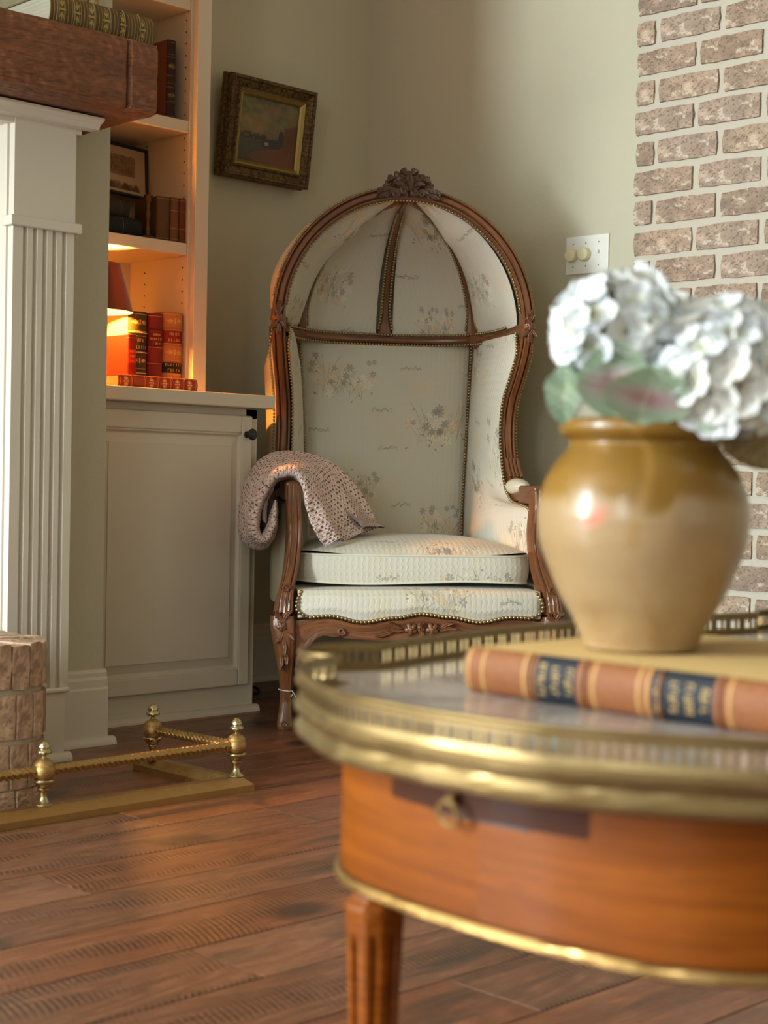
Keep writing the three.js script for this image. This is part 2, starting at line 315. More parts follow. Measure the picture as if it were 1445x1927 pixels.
// ---------------------------------------------------------------- chimney breast, mantel and hearth
{ const w = structure('wall_chimney'); part('plaster', bx(-0.15, 2.077, 0, CEIL, BACK_Z, -3.055, 0.003), M.plaster, w); }
{
  const t = structure('trim_1', 'white fluted pilaster at the right side of the fireplace');
  const x0 = 1.744, x1 = 1.895, zf = -2.92, zb = -2.94, pts = [[x0, zb], [x0, zf]];
  for (let k = 0; k < 5; k++) { const c = 1.7735 + 0.0241 * k, w = 0.0055, d = 0.0085; pts.push([c - w, zf], [c - w + 0.0012, zf - d * 0.8], [c - w + 0.003, zf - d], [c + w - 0.003, zf - d], [c + w - 0.0012, zf - d * 0.8], [c + w, zf]); }
  pts.push([x1, zf], [x1, zb]);
  const shaft = new THREE.ExtrudeGeometry(new THREE.Shape(pts.map(([x, z]) => new THREE.Vector2(x, -z))), { depth: 0.99, bevelEnabled: false }).rotateX(-Math.PI / 2).translate(0, 0.156, 0);
  part('fluted_shaft', shaft, M.whiteTrim, t);
  part('backing_board', bx(1.738, 1.9, 0, 1.4, -3.055, -2.94, 0.002), M.whiteTrim, t);
  part('plinth', [bx(x0 + 0.002, x1 - 0.006, 0, 0.15, -2.94, zf + 0.001, 0.002), bx(x0 - 0.004, x1 + 0.004, 0.148, 0.16, -2.94, zf + 0.008, 0.005)], M.whiteTrim, t);
  part('frieze_panel', bx(x0, x1 + 0.002, 1.166, 1.38, -2.94, zf + 0.0005, 0.0015), M.whiteTrim, t);
  part('cap_moulding', bx(x0 - 0.012, x1 + 0.013, 1.1445, 1.1665, -2.945, zf + 0.012, 0.003), M.whiteTrim, t);
  part('shoe_moulding', new THREE.ExtrudeGeometry(new THREE.Shape(shoeProfile.map(([p, q]) => new THREE.Vector2(p, q))), { depth: 0.17, bevelEnabled: false }).rotateY(-Math.PI / 2).translate(x1 + 0.006, 0, zf - 0.001), M.whiteTrim, t);
}
{
  const t = structure('trim_2', 'white bed moulding under the wooden mantel beam');
  const s = [[0, 0], [0.03, 0], [0.03, 0.004], [0.034, 0.01], [0.045, 0.0155], [0.05, 0.017], [0.05, 0.0225], [0, 0.0225]].map(([p, q]) => new THREE.Vector2(p, q));
  part('moulding', new THREE.ExtrudeGeometry(new THREE.Shape(s), { depth: 1.935, bevelEnabled: false }).rotateY(-Math.PI / 2).translate(1.935, 1.3715, -2.92), M.whiteTrim, t);
  part('moulding_bed', bx(0, 1.91, 1.36, 1.394, -3.055, -2.92, 0.001), M.whiteTrim, t);
}
{
  const wood = phys({ roughness: 0.62, map: colourMap(1024, 256, (u, v) => {
    const g = fbm(u * 8, v * 40, 4, 8, 40), saw = smooth(0.55, 0.95, 0.5 + 0.5 * Math.sin((u * 60 + v * 4 + fbm(u * 20, v * 3, 2, 20, 3) * 2) * 6.28)) * smooth(0.45, 0.7, fbm(u * 12, v * 4, 3, 12, 4));
    let c = blend([92, 52, 29], [130, 79, 46], g); c = blend(c, [150, 108, 78], 0.35 * saw); return shade(c, 0.85 + 0.3 * fbm(u * 120, v * 40, 2, 120, 40));
  }, 0.6, 2.5), bumpMap: greyMap(512, 256, (u, v) => fbm(u * 50, v * 40, 4, 50, 40), 1, 4), bumpScale: 0.004 });
  const t = thing('mantel_beam', 'thick rough-sawn brown timber mantel beam above the white fireplace surround', 'mantel');
  const L = 2.15, x1 = 2.003, y0 = 1.398, y1 = 1.55, z1 = -2.775, z0 = -3.055, crack = 1.93;
  const ring = []; for (const [a, b, n] of [[[z1, y0], [z1, y1], 10], [[z1, y1], [z0, y1], 12], [[z0, y1], [z0, y0], 6], [[z0, y0], [z1, y0], 12]]) for (let i = 0; i < n; i++) ring.push([mix(a[0], b[0], i / n), mix(a[1], b[1], i / n)]);
  const nu = 760, body = grid(nu, ring.length, (u, v) => {
    const x = x1 - L * (1 - u), [z, y] = ring[Math.round(v * ring.length) % ring.length], n = (k, s) => (fbm(x * s + k, y * s * 2 + z * s, 3) - 0.5), front = z > z1 - 0.001, corner = front && (y < y0 + 0.001 || y > y1 - 0.001) ? 0.004 : 0;
    const split = front ? 0.012 * Math.exp(-(((x - crack - 0.005 * (fbm(y * 30, 2, 3) - 0.5)) / 0.0036) ** 2)) : 0;
    return V(x + (u === 1 ? 0.006 * n(5, 30) : 0), y + 0.005 * n(1, 9) + (y < 1.45 ? corner : -corner), z + 0.006 * n(2, 9) - split - corner);
  }, (u, v) => [u * L, v * 0.86]);
  const end = grid(10, 12, (u, v) => V(x1 + 0.002 * Math.sin(u * 9 + v * 7), mix(y0 + 0.002, y1 - 0.002, v), mix(z0, z1 - 0.003, u)), (u, v) => [u * 0.28, v * 0.15]);
  part('beam', [clean(body), end, end.clone().translate(-L, 0, 0)], wood, t);
}
{
  const h = structure('hearth', 'raised brick hearth with a rounded corner');
  const path = []; const x0 = 0.25, zc = -2.535, R = 0.13, xr = 1.655; // front edge, rounded corner, right side
  const total = (xr - R - x0) + R * Math.PI / 2 + 0.22;
  const along = (s) => { const a = xr - R - x0, b = R * Math.PI / 2; if (s < a) return [x0 + s, zc, 0]; if (s < a + b) { const t = (s - a) / R; return [xr - R + R * Math.sin(t), zc - R + R * Math.cos(t), t]; } return [xr, zc - R - (s - a - b), Math.PI / 2]; };
  const hb = [0, 1, 2].map(() => roughBrick(0.0395, 0.083, 0.06, 0.0013, 0.0012)), pitch = 0.0425, n = Math.floor(total / pitch), top = [0, 1, 2].map(() => roughBrick(0.0395, 0.083, 0.12, 0.0016, 0.0012));
  const mort = std({ color: '#b3a38e', roughness: 0.95 });
  const mats = [[180, 146, 118], [188, 156, 128], [168, 136, 110]].map((c, k) => std({ roughness: 0.5, map: colourMap(128, 128, (u, v) => { const q = fbm(u * 6 + k * 3, v * 6, 4, 6, 6); return blend(shade(c, 0.75 + 0.5 * q), [104, 80, 64], 0.3 * smooth(0.6, 0.8, fbm(u * 20, v * 20, 2, 20, 20))); }, 8), bumpMap: greyMap(128, 128, (u, v) => fbm(u * 14, v * 14, 4, 14, 14), 8), bumpScale: 0.0025 }));
  const core = []; for (let i = 0; i <= 60; i++) { const [x, z, t] = along(total * i / 60); core.push([x - 0.006 * Math.sin(t), -(z - 0.006 * Math.cos(t))]); }
  core.push([xr - 0.006, 2.93], [x0, 2.93]);
  part('mortar', new THREE.ExtrudeGeometry(new THREE.Shape(core.map(([x, y]) => new THREE.Vector2(x, y))), { depth: 0.297, bevelEnabled: false }).rotateX(-Math.PI / 2), mort, h);
  for (let i = Math.max(0, n - 34); i < n; i++) for (let r = 0; r < 4; r++) {
    const [x, z, t] = along((i + 0.5 + (r % 2 ? 0.28 : 0)) * pitch), deep = r === 0, b = part('brick', (deep ? top : hb)[Math.floor(rnd() * 3)], mats[Math.floor(rnd() * 3)], h), d = deep ? 0.06 : 0.03;
    const y = [0.264, 0.1715, 0.079, -0.0135][r], off = d - rr(-0.002, 0.002);
    b.position.set(x - off * Math.sin(t), y + (deep ? rr(-0.003, 0.003) : 0), z - off * Math.cos(t)); b.rotation.y = t; if (r === 3) { b.scale.y = 0.55; b.position.y = 0.012; }
  }
  for (let i = 0; i < 30; i++) { const b = part('brick', roughBrick(0.0395, 0.04, 0.19, 0.002), mats[Math.floor(rnd() * 3)], h); b.position.set(1.625 - i * pitch, 0.284, -2.81 + (i < 2 ? 0.02 : 0)); }
}
// ---------------------------------------------------------------- built-in cabinet and bookcase beside the chimney breast
{
  const c = thing('base_cabinet', 'white built-in base cabinet with one raised panel door and a black knob', 'cabinet');
  const xl = 2.079, xr = 2.685, zf = -3.243, zb = BACK_Z + 0.001;
  part('carcass', [bx(xl, xr, 0.0, 0.807, zb, zf - 0.02, 0.001), bx(xl, xl + 0.06, 0, 0.807, zf - 0.02, zf, 0.001), bx(xr - 0.04, xr, 0, 0.807, zf - 0.02, zf, 0.0015), bx(xl, xr, 0.78, 0.807, zf - 0.02, zf, 0.001), bx(xl, xr - 0.001, 0, 0.085, zf - 0.02, zf + 0.0005, 0.001)], M.white, c);
  const d = new THREE.Group(); d.name = 'door'; c.add(d);
  const x0 = 2.13, x1 = 2.655, y0 = 0.074, y1 = 0.788, z0 = zf + 0.001, z1 = zf + 0.019, s = 0.036;
  part('stile', bx(x0, x0 + s, y0, y1, z0, z1, 0.005), M.white, d); part('stile', bx(x1 - s, x1, y0, y1, z0, z1, 0.005), M.white, d);
  part('rail', bx(x0 + s, x1 - s, y1 - s - 0.012, y1, z0, z1, 0.005), M.white, d); part('rail', bx(x0 + s, x1 - s, y0, y0 + s + 0.008, z0, z1, 0.005), M.white, d);
  const px0 = x0 + s, px1 = x1 - s, py0 = y0 + s + 0.008, py1 = y1 - s - 0.012;
  const loop = (i, z) => [[px0 + i, py0 + i, z], [px1 - i, py0 + i, z], [px1 - i, py1 - i, z], [px0 + i, py1 - i, z]];
  const rings = [loop(-0.001, z1 - 0.001), loop(0.003, z1 - 0.002), loop(0.007, z1 - 0.008), loop(0.009, z1 - 0.0095), loop(0.012, z1 - 0.0095), loop(0.034, z1 - 0.0035), loop(0.0345, z1 - 0.001)], pos = [];
  for (let i = 0; i < rings.length - 1; i++) for (let k = 0; k < 4; k++) { const a = rings[i][k], b = rings[i][(k + 1) % 4], e = rings[i + 1][(k + 1) % 4], f = rings[i + 1][k]; pos.push(...a, ...b, ...e, ...a, ...e, ...f); }
  { const [a, b, e, f] = rings[rings.length - 1]; pos.push(...a, ...b, ...e, ...a, ...e, ...f); }
  const pg = new THREE.BufferGeometry(); pg.setAttribute('position', new THREE.Float32BufferAttribute(pos, 3)); pg.computeVertexNormals();
  part('raised_panel', metres(pg), M.white, d);
  const k = part('knob', [lathe([[0, 0], [0.009, 0], [0.009, 0.002], [0.0055, 0.006], [0.005, 0.013], [0.009, 0.017], [0.014, 0.02], [0.0155, 0.0245], [0.013, 0.028], [0.006, 0.0295], [0, 0.0297]], 24)], M.black, d); k.rotation.x = Math.PI / 2; k.position.set(2.634, 0.738, z1);
  part('shoe_moulding', new THREE.ExtrudeGeometry(new THREE.Shape(shoeProfile.map(([p, q]) => new THREE.Vector2(p, q))), { depth: xr + 0.012 - xl, bevelEnabled: false }).rotateY(-Math.PI / 2).translate(xr + 0.012, 0, zf), M.white, c);
}
tag(part('countertop', bx(2.079, 2.703, 0.807, 0.842, BACK_Z + 0.001, -3.19, 0.004), M.white), 'white painted countertop running over the base cabinet', 'countertop');
const SHELF_TOP = [1.258, 1.589, 1.92, 2.25];
{
  const b = thing('bookcase', 'white built-in bookcase rising from the countertop next to the fireplace', 'bookcase');
  const zb = BACK_Z + 0.001, zf = -3.42, y0 = 0.842, y1 = 2.6;
  part('back_panel', bx(2.097, 2.593, y0, y1, zb, zb + 0.012, 0), M.white, b);
  part('side_panel', bx(2.079, 2.097, y0, y1, zb, zf - 0.02, 0.001), M.white, b); part('side_panel', bx(2.593, 2.646, y0, y1, zb, zf - 0.02, 0.001), M.white, b);
  part('stile', bx(2.079, 2.12, y0, y1, zf - 0.02, zf, 0.002), M.white, b); part('stile', bx(2.601, 2.647, y0, y1, zf - 0.02, zf, 0.002), M.white, b);
  part('top_panel', bx(2.079, 2.647, y1, y1 + 0.03, zb, zf, 0.002), M.white, b);
  for (const t of SHELF_TOP) part('shelf', bx(2.098, 2.592, t - 0.033, t, zb + 0.013, zf - 0.022, 0.0025), M.white, b);
  const holes = []; for (let i = 0; i < 44; i++) { const y = 0.905 + i * 0.032; if (SHELF_TOP.some((t) => y > t - 0.04 && y < t + 0.005)) continue; for (const z of [-3.462, -3.637]) holes.push(new THREE.CylinderGeometry(0.0024, 0.0024, 0.001, 8).rotateZ(Math.PI / 2).translate(2.5927, y, z)); }
  tag(part('shelf_pin_holes', holes, std({ color: '#3a2c1e', roughness: 1 }), b), null, null, null, 'stuff');
}
// ---------------------------------------------------------------- books
const paper = (c) => std({ color: c, roughness: 0.9, bumpMap: greyMap(16, 256, (u, v) => hash(Math.floor(v * 256), 3), 1, 20), bumpScale: 0.0006 });
const pages = paper('#cdb894'), pagesGrey = paper('#a59e8a');
// spine picture: ground colour, gold lines across, coloured labels with gilt strokes, ornaments
function spineMap(ground, { bands = [], labels = [], gold = '#c9a050', ornaments = [], wear = 0.5, w = 128, h = 512 } = {}) {
  return drawn(w, h, (g) => {
    g.fillStyle = ground; g.fillRect(0, 0, w, h);
    for (let i = 0; i < 900; i++) { g.fillStyle = rnd() < 0.5 ? 'rgba(0,0,0,.10)' : 'rgba(255,225,180,.07)'; g.fillRect(rnd() * w, rnd() * h, rr(1, 7), rr(1, 4)); }
    for (const [y0, y1, c, rows] of labels) {
      g.fillStyle = c; g.fillRect(0, y0 * h, w, (y1 - y0) * h); g.fillStyle = gold;
      for (let r = 0; r < rows; r++) { const n = Math.floor(rr(4, 8)), cy = mix(y0, y1, (r + 0.5) / rows) * h, lh = (y1 - y0) * h / rows * 0.5; for (let i = 0; i < n; i++) { const x = w / 2 + (i - n / 2) * 11; g.fillRect(x + 1, cy - lh / 2, 2.5, lh); if (rnd() < 0.7) g.fillRect(x + 1, cy - lh / 2 + (rnd() < 0.5 ? 0 : lh * 0.8), 7, 2); if (rnd() < 0.5) g.fillRect(x + 6, cy - lh / 2, 2.2, lh); } }
    }
    g.strokeStyle = gold; g.fillStyle = gold;
    for (const y of bands) { g.globalAlpha = 0.85; g.fillRect(0, y * h - 1.5, w, 3); g.globalAlpha = 1; }
    for (const y of ornaments) { const cy = y * h; g.lineWidth = 2; g.beginPath(); g.ellipse(w / 2, cy, w * 0.3, h * 0.022, 0, 0, 7); g.stroke(); for (let k = 0; k < 8; k++) { const a = k / 8 * 6.283; g.beginPath(); g.ellipse(w / 2 + Math.cos(a) * w * 0.17, cy + Math.sin(a) * h * 0.014, w * 0.09, h * 0.006, a, 0, 7); g.fill(); } }
    g.globalAlpha = wear * 0.5; for (let i = 0; i < 60; i++) { g.fillStyle = '#000'; g.fillRect(rnd() < 0.5 ? 0 : w - 5, rnd() * h, 5, rr(3, 16)); }
  });
}
// local axes: x thickness, y height, z depth; the spine faces +z. Parts: cover, page_block, spine, raised bands on it
function book(label, [t, h, d], coverColour, spineTex, group, { round = 0.25, raised = [], bandColour = null, pageMat = pages, pos = [0, 0, 0], rot = [0, 0, 0] } = {}) {
  const o = thing('book', label, 'book', pos, 0, group); o.rotation.set(...rot, 'YXZ');
  const b = 0.0028, sq = 0.003, cover = phys({ color: coverColour, roughness: 0.7, specularIntensity: 0.4, bumpMap: fineBump, bumpScale: 0.0006 }), zr = d / 2 - t * round;
  const arc = (r, inset) => Array.from({ length: 11 }, (_, i) => { const a = Math.PI * (i / 10); return [Math.cos(a) * (t / 2 - inset), zr + Math.sin(a) * (t * round - inset)]; });
  const out = [[t / 2, -d / 2], ...arc(0, 0), [-t / 2, -d / 2], [-t / 2 + b, -d / 2], ...arc(0, b).reverse(), [t / 2 - b, -d / 2]];
  const shell = new THREE.ExtrudeGeometry(new THREE.Shape(out.map(([x, z]) => new THREE.Vector2(x, -z))), { depth: h, bevelEnabled: false }).rotateX(-Math.PI / 2);
  part('cover', metres(clean(shell)), cover, o);
  const pb = [[t / 2 - b - 0.0003, -d / 2 + sq], ...arc(0, b + 0.0006), [-t / 2 + b + 0.0003, -d / 2 + sq]];
  part('page_block', metres(new THREE.ExtrudeGeometry(new THREE.Shape(pb.map(([x, z]) => new THREE.Vector2(x, -z))), { depth: h - 2 * sq, bevelEnabled: false }).rotateX(-Math.PI / 2).translate(0, sq, 0), 'z'), pageMat, o);
  if (spineTex) {
    const e = 0.0005, sp = grid(14, 1, (u, v) => { const a = Math.PI * (1 - u); return V(Math.cos(a) * (t / 2 + e), mix(0.001, h - 0.001, v), zr + Math.sin(a) * (t * round + e)); }, (u, v) => [u, v]);
    const rb = raised.map((y) => sweep(Array.from({ length: 13 }, (_, i) => { const a = Math.PI * (0.93 - 0.86 * i / 12); return V(Math.cos(a) * (t / 2 + 0.0004), y * h, zr + Math.sin(a) * (t * round + 0.0004)); }), circle(0.0014, 6, 0.0028), V(0, 1, 0)));
    const s = part('spine', sp, phys({ map: spineTex, roughness: 0.6, specularIntensity: 0.45 }), o);
    const bm = bandColour ? std({ color: bandColour, roughness: 0.5 }) : cover; for (const r of rb) part('raised_band', r, bm, s);
  }
  return o;
}
const LIE = Math.PI / 2;
const Y0 = 0.8425;
// on the countertop, under the lamp
book('thick tan leather book with red and black labels, upright nearest the bookcase side', [0.065, 0.225, 0.15], '#a5683c', spineMap('#b0703e', { bands: [0.02, 0.2, 0.38, 0.58, 0.75, 0.98], labels: [[0.22, 0.37, '#7c1f14', 2], [0.6, 0.73, '#1d1a18', 2]], ornaments: [0.1, 0.48, 0.88] }), null, { raised: [0.2, 0.4, 0.6, 0.8], pos: [2.5572, Y0, -3.518] });
book('slim dark red leather book with gilt title, upright beside the thick tan leather book', [0.048, 0.217, 0.15], '#5e1e17', spineMap('#6e231a', { bands: [0.03, 0.2, 0.42, 0.62, 0.8, 0.97], labels: [[0.23, 0.4, '#5a1712', 3]] }), null, { raised: [0.2, 0.4, 0.6, 0.8], pos: [2.4982, Y0, -3.518] });
book('cream sided book with a dark green and gilt spine, upright between lamp and red book', [0.058, 0.218, 0.16], '#cdbb94', spineMap('#41381f', { bands: [0.03, 0.24, 0.3, 0.5, 0.7, 0.76, 0.96], labels: [[0.31, 0.48, '#2d2a18', 2]], ornaments: [0.13, 0.6, 0.86] }), null, { raised: [0.25, 0.5, 0.74], pos: [2.4425, Y0, -3.523] });
book('small bright orange-red book standing in front of the lamp', [0.028, 0.15, 0.1], '#86200e', spineMap('#6e1e12', { bands: [0.05, 0.94], labels: [[0.25, 0.5, '#8e2a18', 3]] }), null, { pos: [2.394, Y0, -3.455] });
book('brown leather book lying flat at the front of the countertop, spine to the room', [0.0335, 0.246, 0.128], '#8e3b20', spineMap('#7d3520', { bands: [0.02, 0.18, 0.345, 0.51, 0.675, 0.84, 0.985], gold: '#c89a66', ornaments: [0.1, 0.263, 0.428, 0.593, 0.912], w: 128, h: 512 }), null, { raised: [0.18, 0.345, 0.51, 0.675, 0.84], pos: [2.252, Y0 + 0.017, -3.326], rot: [0, 0, -LIE] });
// second compartment: three upright books by the side and two dark ones lying
book('mottled dark brown book, widest of three upright behind the candlestick', [0.042, 0.117, 0.11], '#4a3420', spineMap('#523a24', { bands: [0.04, 0.96], wear: 0.9 }), null, { pos: [2.52, SHELF_TOP[0], -3.502] });
book('narrow brown book with worn spine, middle of three upright behind the candlestick', [0.027, 0.119, 0.11], '#5a3a22', spineMap('#664226', { bands: [0.05, 0.3, 0.7, 0.95] }), null, { pos: [2.5555, SHELF_TOP[0], -3.502] });
book('narrow reddish brown book against the bookcase side, upright by the candlestick', [0.021, 0.12, 0.11], '#562a1c', spineMap('#5e3120', { bands: [0.05, 0.3, 0.7, 0.95] }), null, { pos: [2.581, SHELF_TOP[0], -3.502] });
book('large black bound book at the bottom of the flat pile under the framed print', [0.05, 0.3, 0.17], '#16120d', spineMap('#181410', { bands: [0.2, 0.45, 0.7], gold: '#6e6a58' }), null, { pos: [2.16, SHELF_TOP[0] + 0.0255, -3.55], rot: [0, 0, -LIE] });
book('dark olive book lying on the black bound book under the framed print', [0.048, 0.26, 0.15], '#2a2416', spineMap('#2c2718', { bands: [0.1, 0.5, 0.9], gold: '#5e563a' }), null, { pos: [2.18, SHELF_TOP[0] + 0.0755, -3.57], rot: [0, 0, -LIE] });
// third compartment, and on the mantel
book('tall brown book with a dark gilt spine, alone on the shelf above the framed print', [0.028, 0.212, 0.15], '#6a3c24', spineMap('#2e1d15', { bands: [0.03, 0.18, 0.22, 0.45, 0.6, 0.78, 0.97], gold: '#8a6f46', ornaments: [0.33, 0.7] }), null, { raised: [0.2, 0.45, 0.78], pos: [2.546, SHELF_TOP[1], -3.535] });
book('thick old book with a richly gilt brown spine, lying flat on the mantel beam', [0.066, 0.262, 0.185], '#6b5a38', spineMap('#5a4528', { bands: [0.02, 0.05, 0.08, 0.17, 0.2, 0.23, 0.26, 0.37, 0.4, 0.43, 0.52, 0.55, 0.58, 0.66, 0.69, 0.72, 0.8, 0.84, 0.87, 0.93, 0.97], gold: '#a38a52', ornaments: [0.125, 0.315, 0.48, 0.62, 0.76, 0.9], labels: [[0.28, 0.35, '#4a2416', 2]] }), null, { raised: [0.06, 0.22, 0.41, 0.56, 0.7, 0.85], pageMat: pagesGrey, pos: [1.755, 1.5475 + 0.0345, -2.897], rot: [0, 0, -LIE] });
[['cream backed book upright behind the gilt book, nearest the bookcase', '#9a8258', 2.01, 0.026], ['tan book with worn spine, upright between cream and red books on the mantel', '#8d7448', 1.978, 0.03], ['dark red book upright on the mantel next to the tan book', '#5c2c1c', 1.95, 0.02], ['yellow gilt book upright on the mantel left of the dark red book', '#a48a3c', 1.92, 0.032]].forEach(([l, c, x, t]) => book(l, [t, 0.19, 0.062], c, spineMap(c, { bands: [0.05, 0.3, 0.6, 0.95] }), null, { pos: [x - 0.025, 1.5475, -3.021] }));

// ---------------------------------------------------------------- lamp, candlestick, prints
const LAMP = [2.308, Y0, -3.455];
{
  const l = thing('table_lamp', 'small lamp with a brown tapered shade glowing inside the bookcase', 'lamp', LAMP);
  const sh = phys({ color: '#6a421e', roughness: 0.9, side: THREE.DoubleSide, transmission: 0.55, thickness: 0 }), inner = phys({ color: '#f0d6a0', roughness: 0.95, transmission: 0.4, thickness: 0, side: THREE.DoubleSide });
  part('lamp_shade', [lathe([[0.062, 0.332], [0.064, 0.331], [0.099, 0.207], [0.098, 0.205], [0.0972, 0.206], [0.062, 0.33]], 48)], sh, l);
  part('shade_lining', lathe([[0.0608, 0.33], [0.0962, 0.206]], 48), inner, l);
  part('base', lathe([[0, 0], [0.05, 0], [0.052, 0.006], [0.04, 0.014], [0.014, 0.022], [0.011, 0.04], [0.022, 0.07], [0.03, 0.1], [0.024, 0.13], [0.01, 0.15], [0.007, 0.2], [0.007, 0.225]], 32), M.brass, l);
  part('bulb', new THREE.SphereGeometry(0.02, 16, 12).scale(1, 1.25, 1).translate(0, 0.26, 0), std({ color: '#fff2d8', emissive: '#ffb060', emissiveIntensity: 6 }), l);
  part('shade_ring', [tube([[0.061, 0.318, 0], [0, 0.318, 0.061], [-0.061, 0.318, 0], [0, 0.318, -0.061]], 0.0012, 5, 40, true), tube([[-0.061, 0.318, 0], [0, 0.318, 0], [0.061, 0.318, 0]], 0.0012, 5, 4), tube([[0, 0.225, 0], [0, 0.238, 0]], 0.006, 5, 4)], M.brass, l);
  const p = new THREE.PointLight('#ffa040', 10.5); p.position.set(LAMP[0], LAMP[1] + 0.26, LAMP[2]); p.castShadow = true; p.shadow.radius = 1.0; p.name = 'lamp_light'; scene.add(p);
}
{
  const c = thing('candlestick', 'slender turned brass candlestick in front of the small upright books', 'candlestick', [2.475, SHELF_TOP[0], -3.462]);
  part('stem', lathe([[0, 0], [0.019, 0], [0.02, 0.003], [0.014, 0.007], [0.006, 0.011], [0.0045, 0.02], [0.008, 0.025], [0.0045, 0.03], [0.0035, 0.05], [0.006, 0.058], [0.0085, 0.066], [0.005, 0.074], [0.004, 0.082], [0.007, 0.086], [0.005, 0.09], [0.005, 0.096]], 24), M.oldBrass = std({ color: '#5e4a2a', metalness: 0.8, roughness: 0.5 }), c);
  part('cup', lathe([[0.005, 0.096], [0.009, 0.098], [0.009, 0.112], [0.0125, 0.114], [0.0125, 0.116], [0.007, 0.116], [0.007, 0.1], [0, 0.1]], 24), M.oldBrass, c);
}
function mitred(name, w, h, prof, mat, parent) { // frame of four sides; prof: [inset from the outer edge, height above the back]
  const L = (i) => [[-w / 2 + i, -h / 2 + i], [w / 2 - i, -h / 2 + i], [w / 2 - i, h / 2 - i], [-w / 2 + i, h / 2 - i]];
  for (let s = 0; s < 4; s++) {
    const pos = [], uv = [];
    for (let k = 0; k < prof.length - 1; k++) { const [i0, z0] = prof[k], [i1, z1] = prof[k + 1], a = L(i0)[s], b = L(i0)[(s + 1) % 4], c = L(i1)[(s + 1) % 4], d = L(i1)[s]; for (const q of [[a, z0], [b, z0], [c, z1], [a, z0], [c, z1], [d, z1]]) { pos.push(q[0][0], q[0][1], q[1]); uv.push(s % 2 ? q[0][1] : q[0][0], k * 0.01 + (q[1] + q[0][0] * 0.1)); } }
    const g = new THREE.BufferGeometry(); g.setAttribute('position', new THREE.Float32BufferAttribute(pos, 3)); g.setAttribute('uv', new THREE.Float32BufferAttribute(uv, 2)); g.computeVertexNormals();
    part(name, g, mat, parent);
  }
}
{
  const gilt = (c, d) => std({ roughness: 0.5, metalness: 0.35, map: colourMap(256, 256, (u, v) => { const n = fbm(u * 20, v * 20, 4, 20, 20), q = fbm(u * 60, v * 60, 2, 60, 60); return blend(c, d, smooth(0.45, 0.65, n * 0.6 + q * 0.4)); }, 8), bumpMap: greyMap(256, 256, (u, v) => 0.5 * fbm(u * 40, v * 40, 3, 40, 40) + 0.5 * Math.abs(Math.sin(u * 60) * Math.sin(v * 50)), 8), bumpScale: 0.002 });
  const p = thing('oil_painting', 'small landscape oil painting in a heavy dark gilt frame on the wall', 'painting', [3.05, 1.664, -3.642]); p.rotation.x = 0.13;
  const w = 0.335, h = 0.3;
  mitred('frame_side', w, h, [[0.006, -0.05], [0, -0.044], [0, -0.03], [0.004, -0.022], [0.002, -0.012], [0.003, 0.004], [0.008, 0.009], [0.013, 0.008], [0.016, 0.002], [0.034, -0.008], [0.036, -0.004], [0.041, -0.003]], gilt([112, 84, 40], [58, 42, 22]), p);
  mitred('frame_liner', w - 0.082, h - 0.082, [[0, -0.002], [0.001, -0.001], [0.0085, -0.006], [0.01, -0.005], [0.015, -0.011], [0.0155, -0.016]], std({ color: '#9a8248', metalness: 0.7, roughness: 0.42 }), p);
  const art = drawn(256, 220, (g, W2, H2) => {
    const gr = g.createLinearGradient(0, 0, 0, H2); gr.addColorStop(0, '#4e4a34'); gr.addColorStop(0.4, '#645a38'); gr.addColorStop(0.6, '#5a5034'); gr.addColorStop(0.65, '#454634'); gr.addColorStop(1, '#3e402e'); g.fillStyle = gr; g.fillRect(0, 0, W2, H2);
    for (let i = 0; i < 500; i++) { const y = rnd() * H2 * 0.6, x = rnd() * W2; g.fillStyle = `rgba(${rr(80, 170) | 0},${rr(75, 140) | 0},${rr(50, 90) | 0},.12)`; g.beginPath(); g.ellipse(x, y, rr(5, 26), rr(3, 12), rnd(), 0, 7); g.fill(); }
    g.fillStyle = 'rgba(150,116,60,.3)'; g.beginPath(); g.ellipse(70, 85, 60, 34, 0, 0, 7); g.fill();
    g.fillStyle = 'rgba(52,44,34,.7)'; g.fillRect(0, 136, 120, 5); for (let i = 0; i < 30; i++) { g.beginPath(); g.ellipse(rr(0, 120), rr(122, 138), rr(2, 9), rr(2, 8), 0, 0, 7); g.fill(); }
    g.fillStyle = '#5e3824'; g.beginPath(); g.moveTo(200, 84); g.lineTo(256, 70); g.lineTo(256, 190); g.lineTo(196, 176); g.fill(); g.fillStyle = '#6a4029'; g.beginPath(); g.moveTo(40, 196); g.lineTo(150, 160); g.lineTo(256, 168); g.lineTo(256, 220); g.lineTo(90, 220); g.fill();
    g.fillStyle = '#3a3030'; g.beginPath(); g.ellipse(150, 148, 48, 17, -0.1, 0, 7); g.fill(); g.beginPath(); g.ellipse(188, 122, 12, 26, 0, 0, 7); g.fill(); g.fillStyle = '#8f8f86'; g.beginPath(); g.ellipse(126, 150, 10, 6, 0, 0, 7); g.fill();
    for (let i = 0; i < 500; i++) { g.fillStyle = `rgba(${rr(40, 150) | 0},${rr(40, 90) | 0},${rr(30, 60) | 0},.16)`; g.fillRect(rnd() * W2, rr(130, 220), rr(3, 20), rr(1, 4)); }
  });
  part('canvas', new THREE.PlaneGeometry(w - 0.11, h - 0.11).translate(0, 0, -0.0155), std({ map: art, roughness: 0.55 }), p);
  part('backing', bx(-w / 2 + 0.012, w / 2 - 0.012, -h / 2 + 0.012, h / 2 - 0.012, -0.046, -0.0165, 0.001), std({ color: '#4a3826', roughness: 0.9 }), p);
}
